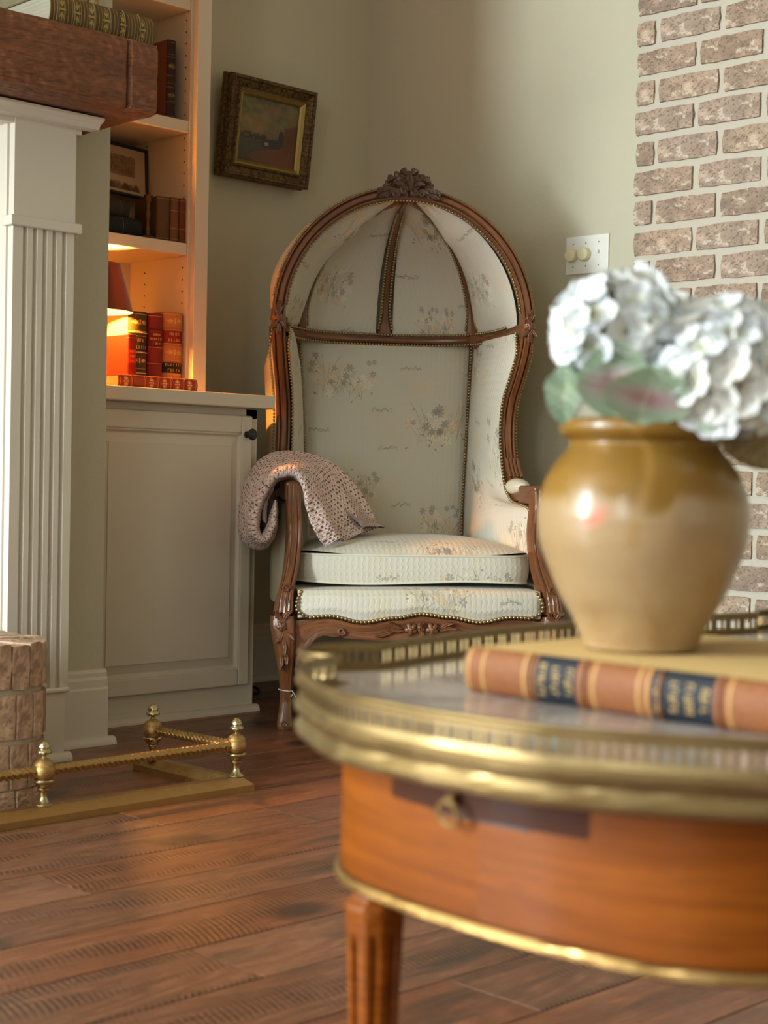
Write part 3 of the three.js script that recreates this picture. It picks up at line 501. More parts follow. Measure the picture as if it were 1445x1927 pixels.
{
  const p = thing('framed_print', 'sepia print in a thin black frame leaning inside the bookcase', 'print', [2.487, 1.468, -3.625]); p.rotation.set(-0.13, 0, -0.05, 'ZYX');
  const w = 0.2, h = 0.145;
  mitred('frame_side', w, h, [[0, -0.008], [0, 0.005], [0.002, 0.0065], [0.007, 0.0065], [0.009, 0.002]], M.black, p);
  const art = drawn(256, 190, (g) => {
    g.fillStyle = '#b59a78'; g.fillRect(0, 0, 256, 190); g.fillStyle = '#8d6c4a'; g.fillRect(48, 36, 160, 84);
    for (let i = 0; i < 260; i++) { g.strokeStyle = `rgba(70,44,24,${rr(0.1, 0.5)})`; g.lineWidth = rr(0.8, 2); const x = rr(50, 200), y = rr(40, 116); g.beginPath(); g.arc(x, y, rr(3, 14), rnd() * 6, rnd() * 6); g.stroke(); }
    for (let i = 0; i < 22; i++) { g.fillStyle = `rgba(84,54,30,${rr(0.3, 0.7)})`; g.beginPath(); const x = rr(40, 216); g.moveTo(x, rr(140, 158)); g.quadraticCurveTo(x + 16, 150, x + 20, 178); g.lineTo(x - 18, 178); g.fill(); }
  });
  part('print_sheet', new THREE.PlaneGeometry(w - 0.016, h - 0.016).translate(0, 0, 0.002), std({ map: art, roughness: 0.7 }), p);
  part('backing', bx(-w / 2 + 0.003, w / 2 - 0.003, -h / 2 + 0.003, h / 2 - 0.003, -0.0075, 0.0015, 0), std({ color: '#4a3826', roughness: 0.9 }), p);
}
// three-gang switch plate on the right wall: two round dimmers and a toggle
{
  const pl = M.plastic = std({ color: '#e6e6de', roughness: 0.35 }), knobM = std({ color: '#e2d9b4', roughness: 0.4 });
  const s = thing('switch_plate', 'white three-gang switch plate with two round cream dimmer knobs', 'switch'); s.position.copy(wallPoint(0, 1.286, 0.878)); s.rotation.y = RIGHT - Math.PI / 2;
  const w = 0.147, h = 0.107;
  part('plate', extrude([[-w / 2, -h / 2], [w / 2, -h / 2], [w / 2, h / 2], [-w / 2, h / 2]].map(([x, y]) => [x * 0.985, y * 0.985]), 0.006, 0.002, 2), pl, s);
  for (const x of [-0.048, -0.004]) { const k = part('dimmer_knob', lathe([[0.019, 0], [0.02, 0.001], [0.0185, 0.017], [0.0165, 0.0195], [0, 0.02]], 32), knobM, s); k.rotation.x = Math.PI / 2; k.position.set(x, 0, 0.006); }
  part('toggle', [bx(-0.005, 0.005, -0.012, 0.012, 0.006, 0.0068, 0).translate(0.041, 0, 0), bx(-0.0035, 0.0035, 0, 0.009, 0.006, 0.016, 0.001).translate(0.041, 0, 0)], pl, s);
  const sc = []; for (const x of [-0.048, -0.004, 0.041]) for (const y of [-0.033, 0.033]) sc.push(new THREE.CylinderGeometry(0.0022, 0.0022, 0.001, 10).rotateX(Math.PI / 2).translate(x, y, 0.0062));
  for (const g of sc) part('screw', g, std({ color: '#8c8a80', metalness: 0.6, roughness: 0.4 }), s);
}
// ---------------------------------------------------------------- the hooded armchair
const floral = drawn(1024, 1024, (g, S) => {
  g.fillStyle = '#c8c3b2'; g.fillRect(0, 0, S, S);
  const wrapd = (f) => { for (const dx of [-S, 0, S]) for (const dy of [-S, 0, S]) { g.save(); g.translate(dx, dy); f(); g.restore(); } };
  for (let i = 0; i < 40; i++) { const x = rnd() * S, y = rnd() * S, r = rr(40, 120); wrapd(() => { const q = g.createRadialGradient(x, y, 0, x, y, r); q.addColorStop(0, i % 3 ? 'rgba(206,186,150,.34)' : 'rgba(180,188,184,.3)'); q.addColorStop(1, 'rgba(200,190,160,0)'); g.fillStyle = q; g.fillRect(x - r, y - r, 2 * r, 2 * r); }); }
  const bloom = (x, y, r, c, n = 6) => { g.fillStyle = c; for (let k = 0; k < n; k++) { const a = k / n * 6.283 + x; g.beginPath(); g.ellipse(x + Math.cos(a) * r * 0.62, y + Math.sin(a) * r * 0.62, r * 0.5, r * 0.26, a, 0, 7); g.fill(); } };
  const spray = (cx, cy, k) => {
    g.lineCap = 'round';
    for (let i = 0; i < 34; i++) { const a = rr(-2.5, -0.6), L = rr(40, 110) * k, x = cx + rr(-70, 70) * k, y = cy + rr(10, 60) * k; g.strokeStyle = i % 3 ? 'rgba(140,134,116,.55)' : 'rgba(158,138,110,.55)'; g.lineWidth = rr(1.6, 3.2); g.beginPath(); g.moveTo(x, y); g.quadraticCurveTo(x + Math.cos(a) * L * 0.5, y + Math.sin(a) * L * 0.7, x + Math.cos(a) * L + rr(-14, 14), y + Math.sin(a) * L); g.stroke(); }
    for (let i = 0; i < 18; i++) bloom(cx + rr(-95, 95) * k, cy + rr(-55, 45) * k, rr(11, 16) * k, i % 2 ? 'rgba(206,180,146,.75)' : 'rgba(216,206,184,.8)', 5);
    for (let i = 0; i < 11; i++) bloom(cx + rr(-105, 105) * k, cy + rr(-80, 20) * k, rr(9, 13) * k, 'rgba(132,128,118,.55)');
    for (let i = 0; i < 12; i++) { g.fillStyle = 'rgba(140,132,112,.8)'; g.beginPath(); g.ellipse(cx + rr(-100, 100) * k, cy + rr(-70, 70) * k, 5 * k, 2.5 * k, rnd() * 3, 0, 7); g.fill(); }
  };
  const twig = (x, y) => { g.strokeStyle = 'rgba(128,122,106,.7)'; g.lineWidth = 2; g.beginPath(); g.moveTo(x - 50, y + 8); g.quadraticCurveTo(x, y - 22, x + 52, y + 4); g.stroke(); for (let i = 0; i < 9; i++) bloom(x - 45 + i * 11, y - 8 + rr(-9, 9), 6, 'rgba(122,124,118,.75)', 4); };
  for (const [x, y, k] of [[230, 190, 1.5], [700, 410, 1.6], [250, 720, 1.5], [760, 900, 1.35]]) wrapd(() => { const s = seed; seed = x * 7 + y; spray(x, y, k); seed = s; });
  for (const [x, y] of [[560, 120], [880, 150], [110, 440], [450, 520], [520, 800], [900, 660], [420, 330], [60, 920]]) wrapd(() => { const s = seed; seed = x * 3 + y; twig(x, y); seed = s; });
}, 1 / 0.62);
const quilt = greyMap(512, 512, (u, v) => { // small padded cells between wavy stitched lines
  const a = u * 44 + 0.1 * Math.sin(v * 34 * 2 * Math.PI), b = v * 34 + 0.22 * Math.cos(a * 2 * Math.PI), ca = Math.abs(Math.sin(a * Math.PI)), cb = Math.abs(Math.sin(b * Math.PI));
  return Math.pow(ca, 0.35) * (0.45 + 0.55 * Math.pow(cb, 0.35)) * (0.8 + 0.4 * (fbm(u * 12, v * 12, 2, 12, 12) - 0.5));
}, 1 / 0.62);
M.fabric = phys({ map: floral, bumpMap: quilt, bumpScale: 0.0011, roughness: 0.72, sheen: 0.25, sheenRoughness: 0.5, sheenColor: new THREE.Color(0.9, 0.92, 0.9) });
M.outer = phys({ color: '#cfc7ae', roughness: 0.8, bumpMap: fineBump, bumpScale: 0.001 });
M.welt = std({ color: '#cfcbb8', roughness: 0.7 });
M.nail = std({ color: '#a08a60', metalness: 0.9, roughness: 0.35 });
const chair = thing('hooded_armchair', 'tall French hooded armchair with a carved walnut frame and pale floral upholstery', 'armchair', [2.994, 0, -3.003], -35.27 * Math.PI / 180);
const wood = (name, geos, parent = chair) => part(name, geos, M.walnut, parent);
const HB = 1.05; // height where the hood starts
const plan = (al, rx, rz, n = 3.2) => { const c = Math.cos(al), s = Math.sin(al); return [rx * Math.sign(c) * Math.abs(c) ** (2 / n), -rz * Math.abs(s) ** (2 / n)]; };
const hood = (al, t, rx = 0.322, ry = 0.328, rz = 0.345) => { const [x, z] = plan(al, rx, rz), s = Math.sin(t); return V(x * s, HB + ry * Math.cos(t), z * s); };
const nailsOn = []; // nail heads are too small to pick apart: one part
const nailShape = new THREE.SphereGeometry(0.0044, 8, 5, 0, 6.2832, 0, 1.5708);
function nailLine(pts, out, step = 0.0088, size = 1) {
  const c = spline(pts), n = Math.round(c.getLength() / step);
  for (let i = 0; i <= n; i++) { const p = c.getPointAt(i / n), d = (typeof out === 'function' ? out(p, i / n) : out).clone().normalize(); nailsOn.push(nailShape.clone().scale(size, size, size).applyQuaternion(new THREE.Quaternion().setFromUnitVectors(V(0, 1, 0), d)).translate(p.x, p.y, p.z)); }
}
const uvm = (su, sv, ou = 0, ov = 0) => (u, v) => [u * su + ou, v * sv + ov];
// moulded frame profile: a across, b in depth, with a bead at each side and a hollow between
const mould = (w, d) => { const a = w / 2; return [[-a, -d / 2], [a, -d / 2], [a, d * 0.3], [a * 0.86, d * 0.46], [a * 0.66, d * 0.46], [a * 0.58, d * 0.34], [a * 0.3, d * 0.5], [-a * 0.3, d * 0.5], [-a * 0.58, d * 0.34], [-a * 0.66, d * 0.46], [-a * 0.86, d * 0.46], [-a, d * 0.3]].map(([p, q]) => [p, q]); };
const curve = (pts, n, closed) => spline(pts, closed).getSpacedPoints(n);
const TH0 = Math.PI * 0.5;
{ // hoop at the front of the hood
  const pts = Array.from({ length: 73 }, (_, i) => { const a = -0.06 + (Math.PI + 0.12) * i / 72; return V(0.341 * Math.cos(a), HB + 0.347 * Math.sin(a), 0); });
  wood('hood_hoop', sweep(pts, mould(0.034, 0.046), (t, p) => V(p.x, p.y - HB + 0.001, 0), { crease: 0.5, face: V(0, 0, 1) }));
  nailLine(pts.slice(4, 69).filter((_, i) => i % 4 === 0).map((p) => V(p.x * 0.943, HB + (p.y - HB) * 0.945, 0.006)), V(0, 0, 1), 0.0092, 0.9);
  nailLine(pts.slice(3, 70).filter((_, i) => i % 4 === 0).map((p) => V(p.x * 1.056, HB + (p.y - HB) * 1.054, 0.004)), (p) => V(p.x, p.y - HB, 0.8), 0.0092, 0.9);
}
// padded panels of the hood, between the ribs
const A = [0.03, 0.84, Math.PI / 2, Math.PI - 0.84, Math.PI - 0.03];
for (let k = 0; k < 4; k++) {
  const a0 = A[k] + (k === 2 ? 0.016 : k === 3 ? 0.008 : 0.026), a1 = A[k + 1] - (k === 1 ? 0.016 : k === 0 ? 0.008 : 0.026), pad = k === 0 || k === 3 ? 0.055 : 0.012;
  const g = grid(22, 22, (u, v) => {
    const al = mix(a0, a1, u), t = mix(0.1, TH0, v), p = hood(al, t), inw = V(-p.x, -(p.y - HB) * 0.8, -p.z).normalize(), e = Math.min(1, 4.2 * u * (1 - u)) ** 0.6 * Math.min(1, 6 * (1 - v) + 0.02) ** 0.6 * Math.min(1, 3 * v + 0.05);
    return p.addScaledVector(inw, pad * e * (pad > 0.02 ? mix(1.0, 0.75, v) * (k === 0 ? mix(0.75, 1.2, u) : mix(1.2, 0.75, u)) : 1) - 0.004);
  }, (u, v) => [0.13 + k * 0.31 + (u - 0.5) * 0.36 * (0.25 + 0.75 * v), 1.3 + (1 - v) * 0.46]);
  part('hood_panel', g, M.fabric, chair);
}
for (const a of [A[1], A[2], A[3]]) { // ribs rising to the crest
  const pts = Array.from({ length: 29 }, (_, i) => hood(a, mix(0.06, TH0, i / 28)));
  wood('hood_rib', sweep(pts, [[-0.0085, -0.014], [0.0085, -0.014], [0.0085, 0.003], [0.006, 0.008], [0.002, 0.0065], [-0.002, 0.0065], [-0.006, 0.008], [-0.0085, 0.003]], (t, p) => V(Math.sin(a), 0, Math.cos(a)), { face: (p) => V(-p.x, -(p.y - HB), -p.z), scale: (t) => [mix(0.75, 1, t ** 0.7) + 1.5 * smooth(0.86, 1, t) ** 2, 1] }));
  for (const s of [-1, 1]) nailLine(Array.from({ length: 9 }, (_, i) => { const t = mix(0.28, TH0 - 0.05, i / 8), p = hood(a, t), w = V(Math.sin(a), 0, Math.cos(a)).multiplyScalar(s * (0.0118 + (i === 8 ? 0.007 : 0)) * mix(0.8, 1, i / 8)), q = V(-p.x, -(p.y - HB) * 0.8, -p.z).normalize(); return p.add(w).addScaledVector(q, 0.0075); }), (p) => V(-p.x, -(p.y - HB), -p.z), 0.0088);
}
{ // rail where hood meets back and wings
  const pts = Array.from({ length: 49 }, (_, i) => { const [x, z] = plan(mix(0.02, Math.PI - 0.02, i / 48), 0.32, 0.343); return V(x, HB - 0.004 - 0.012 * Math.sin(Math.PI * i / 48), z); });
  wood('cross_rail', sweep(pts, [[-0.012, -0.014], [0.012, -0.014], [0.012, 0.002], [0.008, 0.008], [0.003, 0.005], [-0.003, 0.005], [-0.008, 0.008], [-0.012, 0.002]], V(0, -1, 0), { crease: 0.5, face: (p) => V(-p.x, 0, -p.z) }));
  for (const s of [-1, 1]) nailLine(pts.filter((_, i) => i > 1 && i < 47 && i % 3 === 0).map((p) => V(p.x * 0.975, p.y + s * 0.0145, p.z * 0.975)), (p) => V(-p.x, 0, -p.z), 0.0088);
  for (const s of [-1, 1]) wood('rail_boss', [put(new THREE.CylinderGeometry(0.034, 0.034, 0.006, 4), 0, 0, 0, Math.PI / 2, 0, 0).scale(0.8, 0.8, 1).applyMatrix4(new THREE.Matrix4().makeRotationY(-s * 0.78)).translate(s * 0.255, HB - 0.014, -0.272)]);
}
{ // outer shell of the hood and the outside back
  const sh = (al, t) => { const p = hood(al, t, 0.352, 0.362, 0.385), b = 0.022 * Math.sin(2 * Math.min(al, Math.PI - al)) * Math.sin(t) * (1 - 0.9 * smooth(1.2, 1.57, t)); return p.add(V(Math.cos(al) * b * 1.4, 0.004, -Math.sin(al) * b * 0.3)); };
  const g = grid(56, 22, (u, v) => { const al = mix(0, Math.PI, u), t = mix(0, TH0, v), p = sh(al, t), f = smooth(0, 0.05, Math.min(u, 1 - u)); p.x *= mix(0.985, mix(1.045, 1.0, smooth(1.0, 1.57, t)), f); return p; }, (u, v) => [u * 1.4, v * 0.6]);
  part('hood_cover', g, M.outer, chair);
  part('outside_back', grid(40, 20, (u, v) => { const al = mix(0.45, Math.PI - 0.45, u), y = mix(HB, 0.27, v), [x, z] = plan(al, mix(0.37, 0.33, v), mix(0.385, 0.335, v)); return V(x, y, z); }, (u, v) => [u, v * 0.8]), M.outer, chair);
}
// hoop posts, arms and front legs: left and right alike
const POST = [[0.341, 1.075, 0], [0.338, 1.0, -0.014], [0.329, 0.93, -0.045], [0.318, 0.86, -0.085], [0.3135, 0.78, -0.1], [0.3155, 0.7, -0.09], [0.321, 0.65, -0.068], [0.327, 0.605, -0.03]];
const FRONTPOST = [[0.3165, 0.605, 0.246], [0.3165, 0.56, 0.25], [0.3135, 0.5, 0.246], [0.3155, 0.45, 0.252], [0.324, 0.39, 0.275], [0.338, 0.335, 0.303], [0.3435, 0.29, 0.312]];
function volute(r, w, turns = 1.6, dir = 1) { // a carved scroll in the xy plane
  const pts = []; for (let i = 0; i <= 26; i++) { const t = i / 26, a = dir * t * turns * 6.283, q = r * (1 - 0.78 * t); pts.push(V(q * Math.cos(a), q * Math.sin(a), w * 0.5 * t)); }
  return sweep(pts, circle(w, 7), V(0, 0, 1), { scale: (t) => 1 - 0.35 * t, crease: 1.2 });
}
function carvedRose(r) {
  const L = [new THREE.SphereGeometry(r * 0.3, 10, 8).scale(1, 1, 0.9).translate(0, 0, r * 0.38)];
  for (const [n, q, s, z] of [[3, 0.3, 0.42, 0.32], [5, 0.58, 0.46, 0.2]]) for (let i = 0; i < n; i++) {
    const a = i / n * 6.283 + q * 3, g = new THREE.SphereGeometry(r * s, 9, 7, 0, 6.2832, 0, 1.7).rotateX(Math.PI / 2).scale(0.75, 1, 0.5).rotateX(-0.5).translate(0, r * q, r * z);
    L.push(g.rotateZ(a));
  }
  return join(L);
}
function acanthus(len, w, curl = 0.5) { // one carved leaf along +x with lobed edges and a mid vein
  return grid(16, 8, (u, v) => {
    const q = (v - 0.5) * 2, lobes = 0.72 + 0.28 * Math.abs(Math.cos(u * Math.PI * 3.5)), half = w * Math.sin(Math.PI * Math.min(0.98, u * 0.9 + 0.08)) ** 0.8 * lobes;
    return V(u * len, q * half + curl * w * Math.sin(u * Math.PI) * 0.6, 0.004 + 0.006 * (1 - q * q) - 0.0035 * Math.exp(-q * q * 60) + 0.006 * u * u - 0.006 * Math.abs(q) ** 3);
  });
}
const mir = (s, g) => { if (s > 0) return g; const o = g.index ? g.toNonIndexed() : g; o.scale(-1, 1, 1); for (const k of ['position', 'normal', 'uv']) { const a = o.attributes[k]; if (!a) continue; const n = a.itemSize, d = a.array; for (let i = 0; i < a.count; i += 3) for (let e = 0; e < n; e++) { const p = (i + 1) * n + e, q = (i + 2) * n + e, t = d[p]; d[p] = d[q]; d[q] = t; } } return o; };
for (const s of [1, -1]) {
  const X = (l) => l.map(([x, y, z]) => [x * s, y, z]);
  const pp = curve(X(POST), 48);
  wood('hood_post', sweep(pp, mould(0.036, 0.046), V(s, 0, 0), { crease: 0.5, face: V(0, 0, 1) }));
  { // acanthus wrap where hoop and post meet, and the reeded foot of the post
    const L = [carvedRose(0.014).translate(0, 0, 0.02)];
    for (const [dy, r] of [[0.014, 2.0], [-0.012, -2.2], [0.03, 1.6], [-0.028, -1.6]]) L.push(acanthus(0.03, 0.009).rotateZ(r).translate(0.004 * Math.sign(dy), dy * 0.5, 0.016), acanthus(0.03, 0.008).rotateZ(Math.PI - r).translate(0, dy * 0.5, 0.015));
    L.push(new THREE.CylinderGeometry(0.021, 0.021, 0.012, 16).scale(1, 1, 1.15));
    wood('post_carving', L.map((g) => g.translate(s * 0.342, HB - 0.0, 0.004)));
    const R = []; for (let i = 0; i < 4; i++) R.push(tube([[s * (0.306 + i * 0.01), 0.69, -0.064], [s * (0.308 + i * 0.01), 0.665, -0.05], [s * (0.311 + i * 0.0105), 0.64, -0.034]], 0.0052, 7, 10));
    wood('post_reeding', R);
  }
  // arm: rear part low, stepping up to a scrolled block with a rosette, then the carved front post
  const armTop = curve(X([[0.318, 0.592, -0.09], [0.321, 0.588, -0.02], [0.322, 0.588, 0.05], [0.321, 0.592, 0.11]]), 14);
  const arm = part('arm', [
    sweep(armTop, mould(0.034, 0.026), V(s, 0, 0), { crease: 0.5, face: V(0, 1, 0) }),
    new RoundedBoxGeometry(0.037, 0.05, 0.17, 3, 0.008).translate(s * 0.3195, 0.5925, 0.177),
  ], M.walnut, chair);
  part('rosette', [put(lathe([[0, 0.004], [0.004, 0.0045], [0.0075, 0.003], [0.0085, 0.0015], [0.0105, 0.004], [0.0125, 0.004], [0.0135, 0]], 20), 0, 0, 0, 0, 0, s * Math.PI / 2).translate(s * 0.302, 0.593, 0.222)], M.walnut, arm);
  wood('front_post', sweep(curve(X(FRONTPOST), 40), mould(0.037, 0.05), V(s, 0, 0), { crease: 0.5, face: V(0, 0, 1), scale: (t) => [1 + 0.25 * smooth(0.75, 1, t), 1 + 0.12 * Math.sin(t * 3)] }));
  { const L = []; for (let i = 0; i < 3; i++) L.push(sweep(curve(X(FRONTPOST.map(([x, y, z]) => [x - 0.0105 + i * 0.0105, y + 0.002, z + 0.0235 - (i === 1 ? 0 : 0.0015)])), 36), circle(0.0042, 7), V(s, 0, 0), { crease: 1.3 })); L.push(volute(0.011, 0.0035, 1.4, -s).translate(s * 0.338, 0.352, 0.326)); wood('post_reeding', L); }
  { // padded arm rest with gathered ends
    const g = new THREE.SphereGeometry(1, 40, 20).rotateX(Math.PI / 2), p = g.attributes.position;
    for (let i = 0; i < p.count; i++) { const x = p.getX(i), y = p.getY(i), z = p.getZ(i), a = Math.atan2(y, x), k = 1 + 0.05 * Math.cos(a * 14) * smooth(0.3, 0.95, Math.abs(z)); p.setXYZ(i, x * 0.0285 * k, y * 0.0235 * k, Math.sign(z) * Math.abs(z) ** 1.0 * 0.085); }
    g.computeVertexNormals(); part('arm_pad', metres(g.translate(s * 0.3225, 0.613, 0.0)), M.outer, chair);
  }
  // cabriole leg
  const sec = [[0.285, 0.3435, 0.306, 0.031, 0.028], [0.26, 0.3435, 0.308, 0.032, 0.03], [0.225, 0.3405, 0.31, 0.0285, 0.029], [0.185, 0.337, 0.308, 0.0235, 0.025], [0.145, 0.334, 0.302, 0.0185, 0.02], [0.105, 0.3325, 0.296, 0.015, 0.0165], [0.07, 0.3315, 0.294, 0.0145, 0.0155], [0.04, 0.3325, 0.298, 0.0165, 0.017], [0.018, 0.3335, 0.303, 0.0195, 0.02], [0.004, 0.334, 0.305, 0.02, 0.021], [0, 0.334, 0.305, 0.0185, 0.0195]];
  const at = (t) => { const f = t * (sec.length - 1), i = Math.min(sec.length - 2, Math.floor(f)), w = f - i; return sec[i].map((q, k) => mix(q, sec[i + 1][k], w)); };
  const leg = part('leg', clean(grid(32, 60, (u, v) => { const [y, cx, cz, hx, hz] = at(v), a = u * 6.2832, c = Math.cos(a), q = Math.sin(a), groove = 1 - 0.07 * Math.exp(-(((Math.abs(a - 1.57) - 0.42) / 0.07) ** 2)) * smooth(0.03, 0.12, v); return V(s * (cx + hx * Math.sign(c) * Math.abs(c) ** 0.62), y, cz + hz * Math.sign(q) * Math.abs(q) ** 0.62 * groove); }, (u, v) => [v * 0.3, u * 0.15])), M.walnut, chair);
  { const L = [carvedRose(0.0145).translate(-0.004, 0.012, 0.03)]; for (const [x, y, r, l] of [[0, 0.026, 0.9, 0.032], [0, 0.028, 2.3, 0.03], [0.002, -0.004, -0.6, 0.03], [-0.002, -0.004, -2.2, 0.03], [0, -0.012, -1.5, 0.05], [0.003, -0.045, -1.4, 0.04], [-0.003, -0.06, -1.7, 0.035]]) L.push(acanthus(l, 0.01).rotateZ(r).translate(x, y, 0.026 - Math.max(0, -y) * 0.06)); L.push(volute(0.009, 0.003, 1.3, s).translate(-s * 0.006, 0.042, 0.03)); part('knee_carving', L.map((g) => g.translate(s * 0.345, 0.247, 0.306)), M.walnut, leg); }
  part('foot_scroll', [volute(0.0085, 0.0035, 1.2, s).translate(s * 0.338, 0.018, 0.322)], M.walnut, leg);
  // rear leg, raked backwards
  wood('leg', sweep(curve(X([[0.262, 0.3, -0.285], [0.262, 0.2, -0.29], [0.266, 0.09, -0.305], [0.272, 0.0, -0.335]]), 16), [[-0.02, -0.02], [0.02, -0.02], [0.02, 0.02], [-0.02, 0.02]], V(s, 0, 0), { scale: (t) => mix(1, 0.85, t) }));
  // inside wing and arm panel in one padded piece, from hoop post and arm to the back
  const front = spline([[0.31, 1.032, -0.004], [0.316, 0.98, -0.014], [0.308, 0.92, -0.044], [0.297, 0.85, -0.082], [0.294, 0.77, -0.095], [0.296, 0.69, -0.08], [0.3, 0.61, -0.045], [0.303, 0.575, 0.02], [0.304, 0.566, 0.12], [0.304, 0.55, 0.215], [0.304, 0.5, 0.228], [0.304, 0.4, 0.232]]);
  const inside = (u, v, padding = 0.02) => { const f = front.getPoint(v), y = mix(1.03, 0.4, v), b = V(mix(0.262, 0.232, v), y, mix(-0.318, -0.275, v)), p = f.clone().lerp(b, u), e = (Math.sin(Math.PI * clamp(u * 0.97 + 0.02)) ** 0.55) * Math.min(1, 7 * v + 0.05) ** 0.7; p.y = mix(f.y, y, smooth(0, 0.7, u)); p.x = (p.x - padding * e * (1 + 0.25 * v)) * s; return p; };
  part('inside_wing', grid(26, 54, (u, v) => inside(u, v), (u, v) => [u * (0.3 + 0.2 * v) + (s > 0 ? 0.15 : 0.42), 0.15 + (1 - v) * 0.63]), M.fabric, chair);
  nailLine(Array.from({ length: 25 }, (_, i) => { const p = front.getPoint(mix(0.0, 0.96, i / 24)); return V(s * (p.x - 0.004), p.y, p.z + 0.014); }), V(-s * 0.5, 0, 1), 0.0095);
  // outside panel below arm and wing
  part('outside_wing', grid(16, 40, (u, v) => { const f = front.getPoint(v), y = mix(1.03, 0.3, v), p = V(mix(f.x + 0.018, mix(0.33, 0.3, v), u), y, mix(Math.min(f.z - 0.012, 0.2), mix(-0.3, -0.3, v), u)); p.y = mix(f.y - (v > 0.9 ? (v - 0.9) * 1.0 : 0), y, u); p.x = s * (p.x + 0.035 * Math.sin(Math.PI * clamp(u, 0, 1)) ** 0.5 * Math.min(1, v * 6 + 0.1)); return p; }, (u, v) => [u * 0.4, v * 0.7]), M.outer, chair);
  nailLine(Array.from({ length: 9 }, (_, i) => { const p = front.getPoint(mix(0.02, 0.5, i / 8)); return V(s * (p.x + 0.044), p.y, p.z - 0.008); }), V(s, 0, 0.5), 0.0092);
  // upright rib at the side of the back
  const rib = curve(X([[0.264, 1.04, -0.316], [0.252, 0.8, -0.3], [0.24, 0.6, -0.285], [0.235, 0.45, -0.27]]), 20);
  wood('back_rib', sweep(rib, [[-0.01, -0.012], [0.01, -0.012], [0.01, 0.004], [0.005, 0.008], [-0.005, 0.008], [-0.01, 0.004]], V(1, 0, 0)));
  nailLine(rib.filter((_, i) => i % 4 === 0).map((p) => V(p.x - s * 0.0125, p.y, p.z + 0.012)), V(-s * 0.3, 0, 1), 0.0088);
  wood('side_rail', sweep(curve(X([[0.337, 0.262, 0.29], [0.33, 0.258, 0.1], [0.3, 0.258, -0.12], [0.268, 0.262, -0.28]]), 16), mould(0.05, 0.03), V(0, 1, 0), { crease: 0.5 }));
}
part('inside_back', grid(30, 36, (u, v) => { const w = mix(0.25, 0.223, v), q = (u - 0.5) * 2, e = Math.min(1, 6 * u * (1 - u)) ** 0.5 * Math.min(1, 9 * v + 0.05) ** 0.6; return V(q * w, mix(1.028 - 0.012 * (1 - q * q), 0.42, v), mix(-0.33, -0.272, v) - 0.006 * (1 - q * q) + 0.02 * e); }, (u, v) => [u * 0.49 + 0.02, (1 - v) * 0.62]), M.fabric, chair);
// nail line and lower edge of the front rail
const WAVE = [[-0.305, 0.279], [-0.289, 0.281], [-0.229, 0.2845], [-0.149, 0.27], [-0.069, 0.281], [0, 0.2915], [0.069, 0.284], [0.149, 0.271], [0.229, 0.2835], [0.289, 0.281], [0.305, 0.279]];
const wave = (x) => { const c = clamp(x, -0.305, 0.305); for (let i = 0; i < WAVE.length - 1; i++) if (c <= WAVE[i + 1][0]) { const t = (c - WAVE[i][0]) / (WAVE[i + 1][0] - WAVE[i][0]); return mix(WAVE[i][1], WAVE[i + 1][1], t * t * (3 - 2 * t)); } return 0.28; };
const bulge = (x) => 0.322 + 0.016 * (1 - (x / 0.32) ** 2);
{
  const lower = (x) => { const a = Math.abs(x); return a > 0.24 ? mix(0.2365, 0.13, ((a - 0.24) / 0.075) ** 2) : a > 0.195 ? 0.2365 - 0.003 * Math.sin((a - 0.195) * 70) : mix(0.2215, 0.231, (a / 0.195) ** 2); };
  const L = [grid(90, 8, (u, v) => { const x = mix(-0.312, 0.312, u), y0 = lower(x), y1 = wave(x) - 0.006, bead = 0.004 * (Math.exp(-(((v - 0.07) / 0.06) ** 2)) + Math.exp(-(((v - 0.93) / 0.06) ** 2))); return V(x, mix(y0, y1, v), bulge(x) - 0.004 + bead - 0.01 * smooth(0.24, 0.31, Math.abs(x)) * 0); }, (u, v) => [u * 0.64, v * 0.06]),
    grid(90, 1, (u, v) => { const x = mix(-0.312, 0.312, u); return V(x, lower(x), bulge(x) - 0.003 - v * 0.032); }, (u, v) => [u * 0.64, v * 0.03]),
    grid(90, 1, (u, v) => { const x = mix(-0.312, 0.312, u); return V(x, mix(lower(x), wave(x), v), bulge(x) - 0.034); }, (u, v) => [u * 0.64, v * 0.06])];
  const rail = part('front_rail', L.map((g) => clean(g)), M.walnut, chair);
  const C = [carvedRose(0.0185).translate(-0.026, 0.2535, 0.336), carvedRose(0.0185).translate(0.028, 0.2535, 0.336)];
  for (const [x, r, l, y] of [[-0.045, 3.0, 0.045, 0.25], [-0.05, 2.7, 0.035, 0.256], [-0.07, 3.4, 0.05, 0.249], [0.046, 0.1, 0.045, 0.25], [0.05, 0.4, 0.035, 0.256], [0.07, -0.2, 0.05, 0.249], [0, 1.57, 0.03, 0.24], [0, -1.57, 0.02, 0.252], [-0.008, 1.0, 0.025, 0.25], [0.008, 2.1, 0.025, 0.25]]) C.push(acanthus(l, 0.009).rotateZ(r).translate(x, y, 0.334));
  for (const s of [-1, 1]) C.push(volute(0.0105, 0.004, 1.4, s).translate(s * 0.2, 0.2475, 0.333));
  part('rail_carving', C, M.walnut, rail);
}
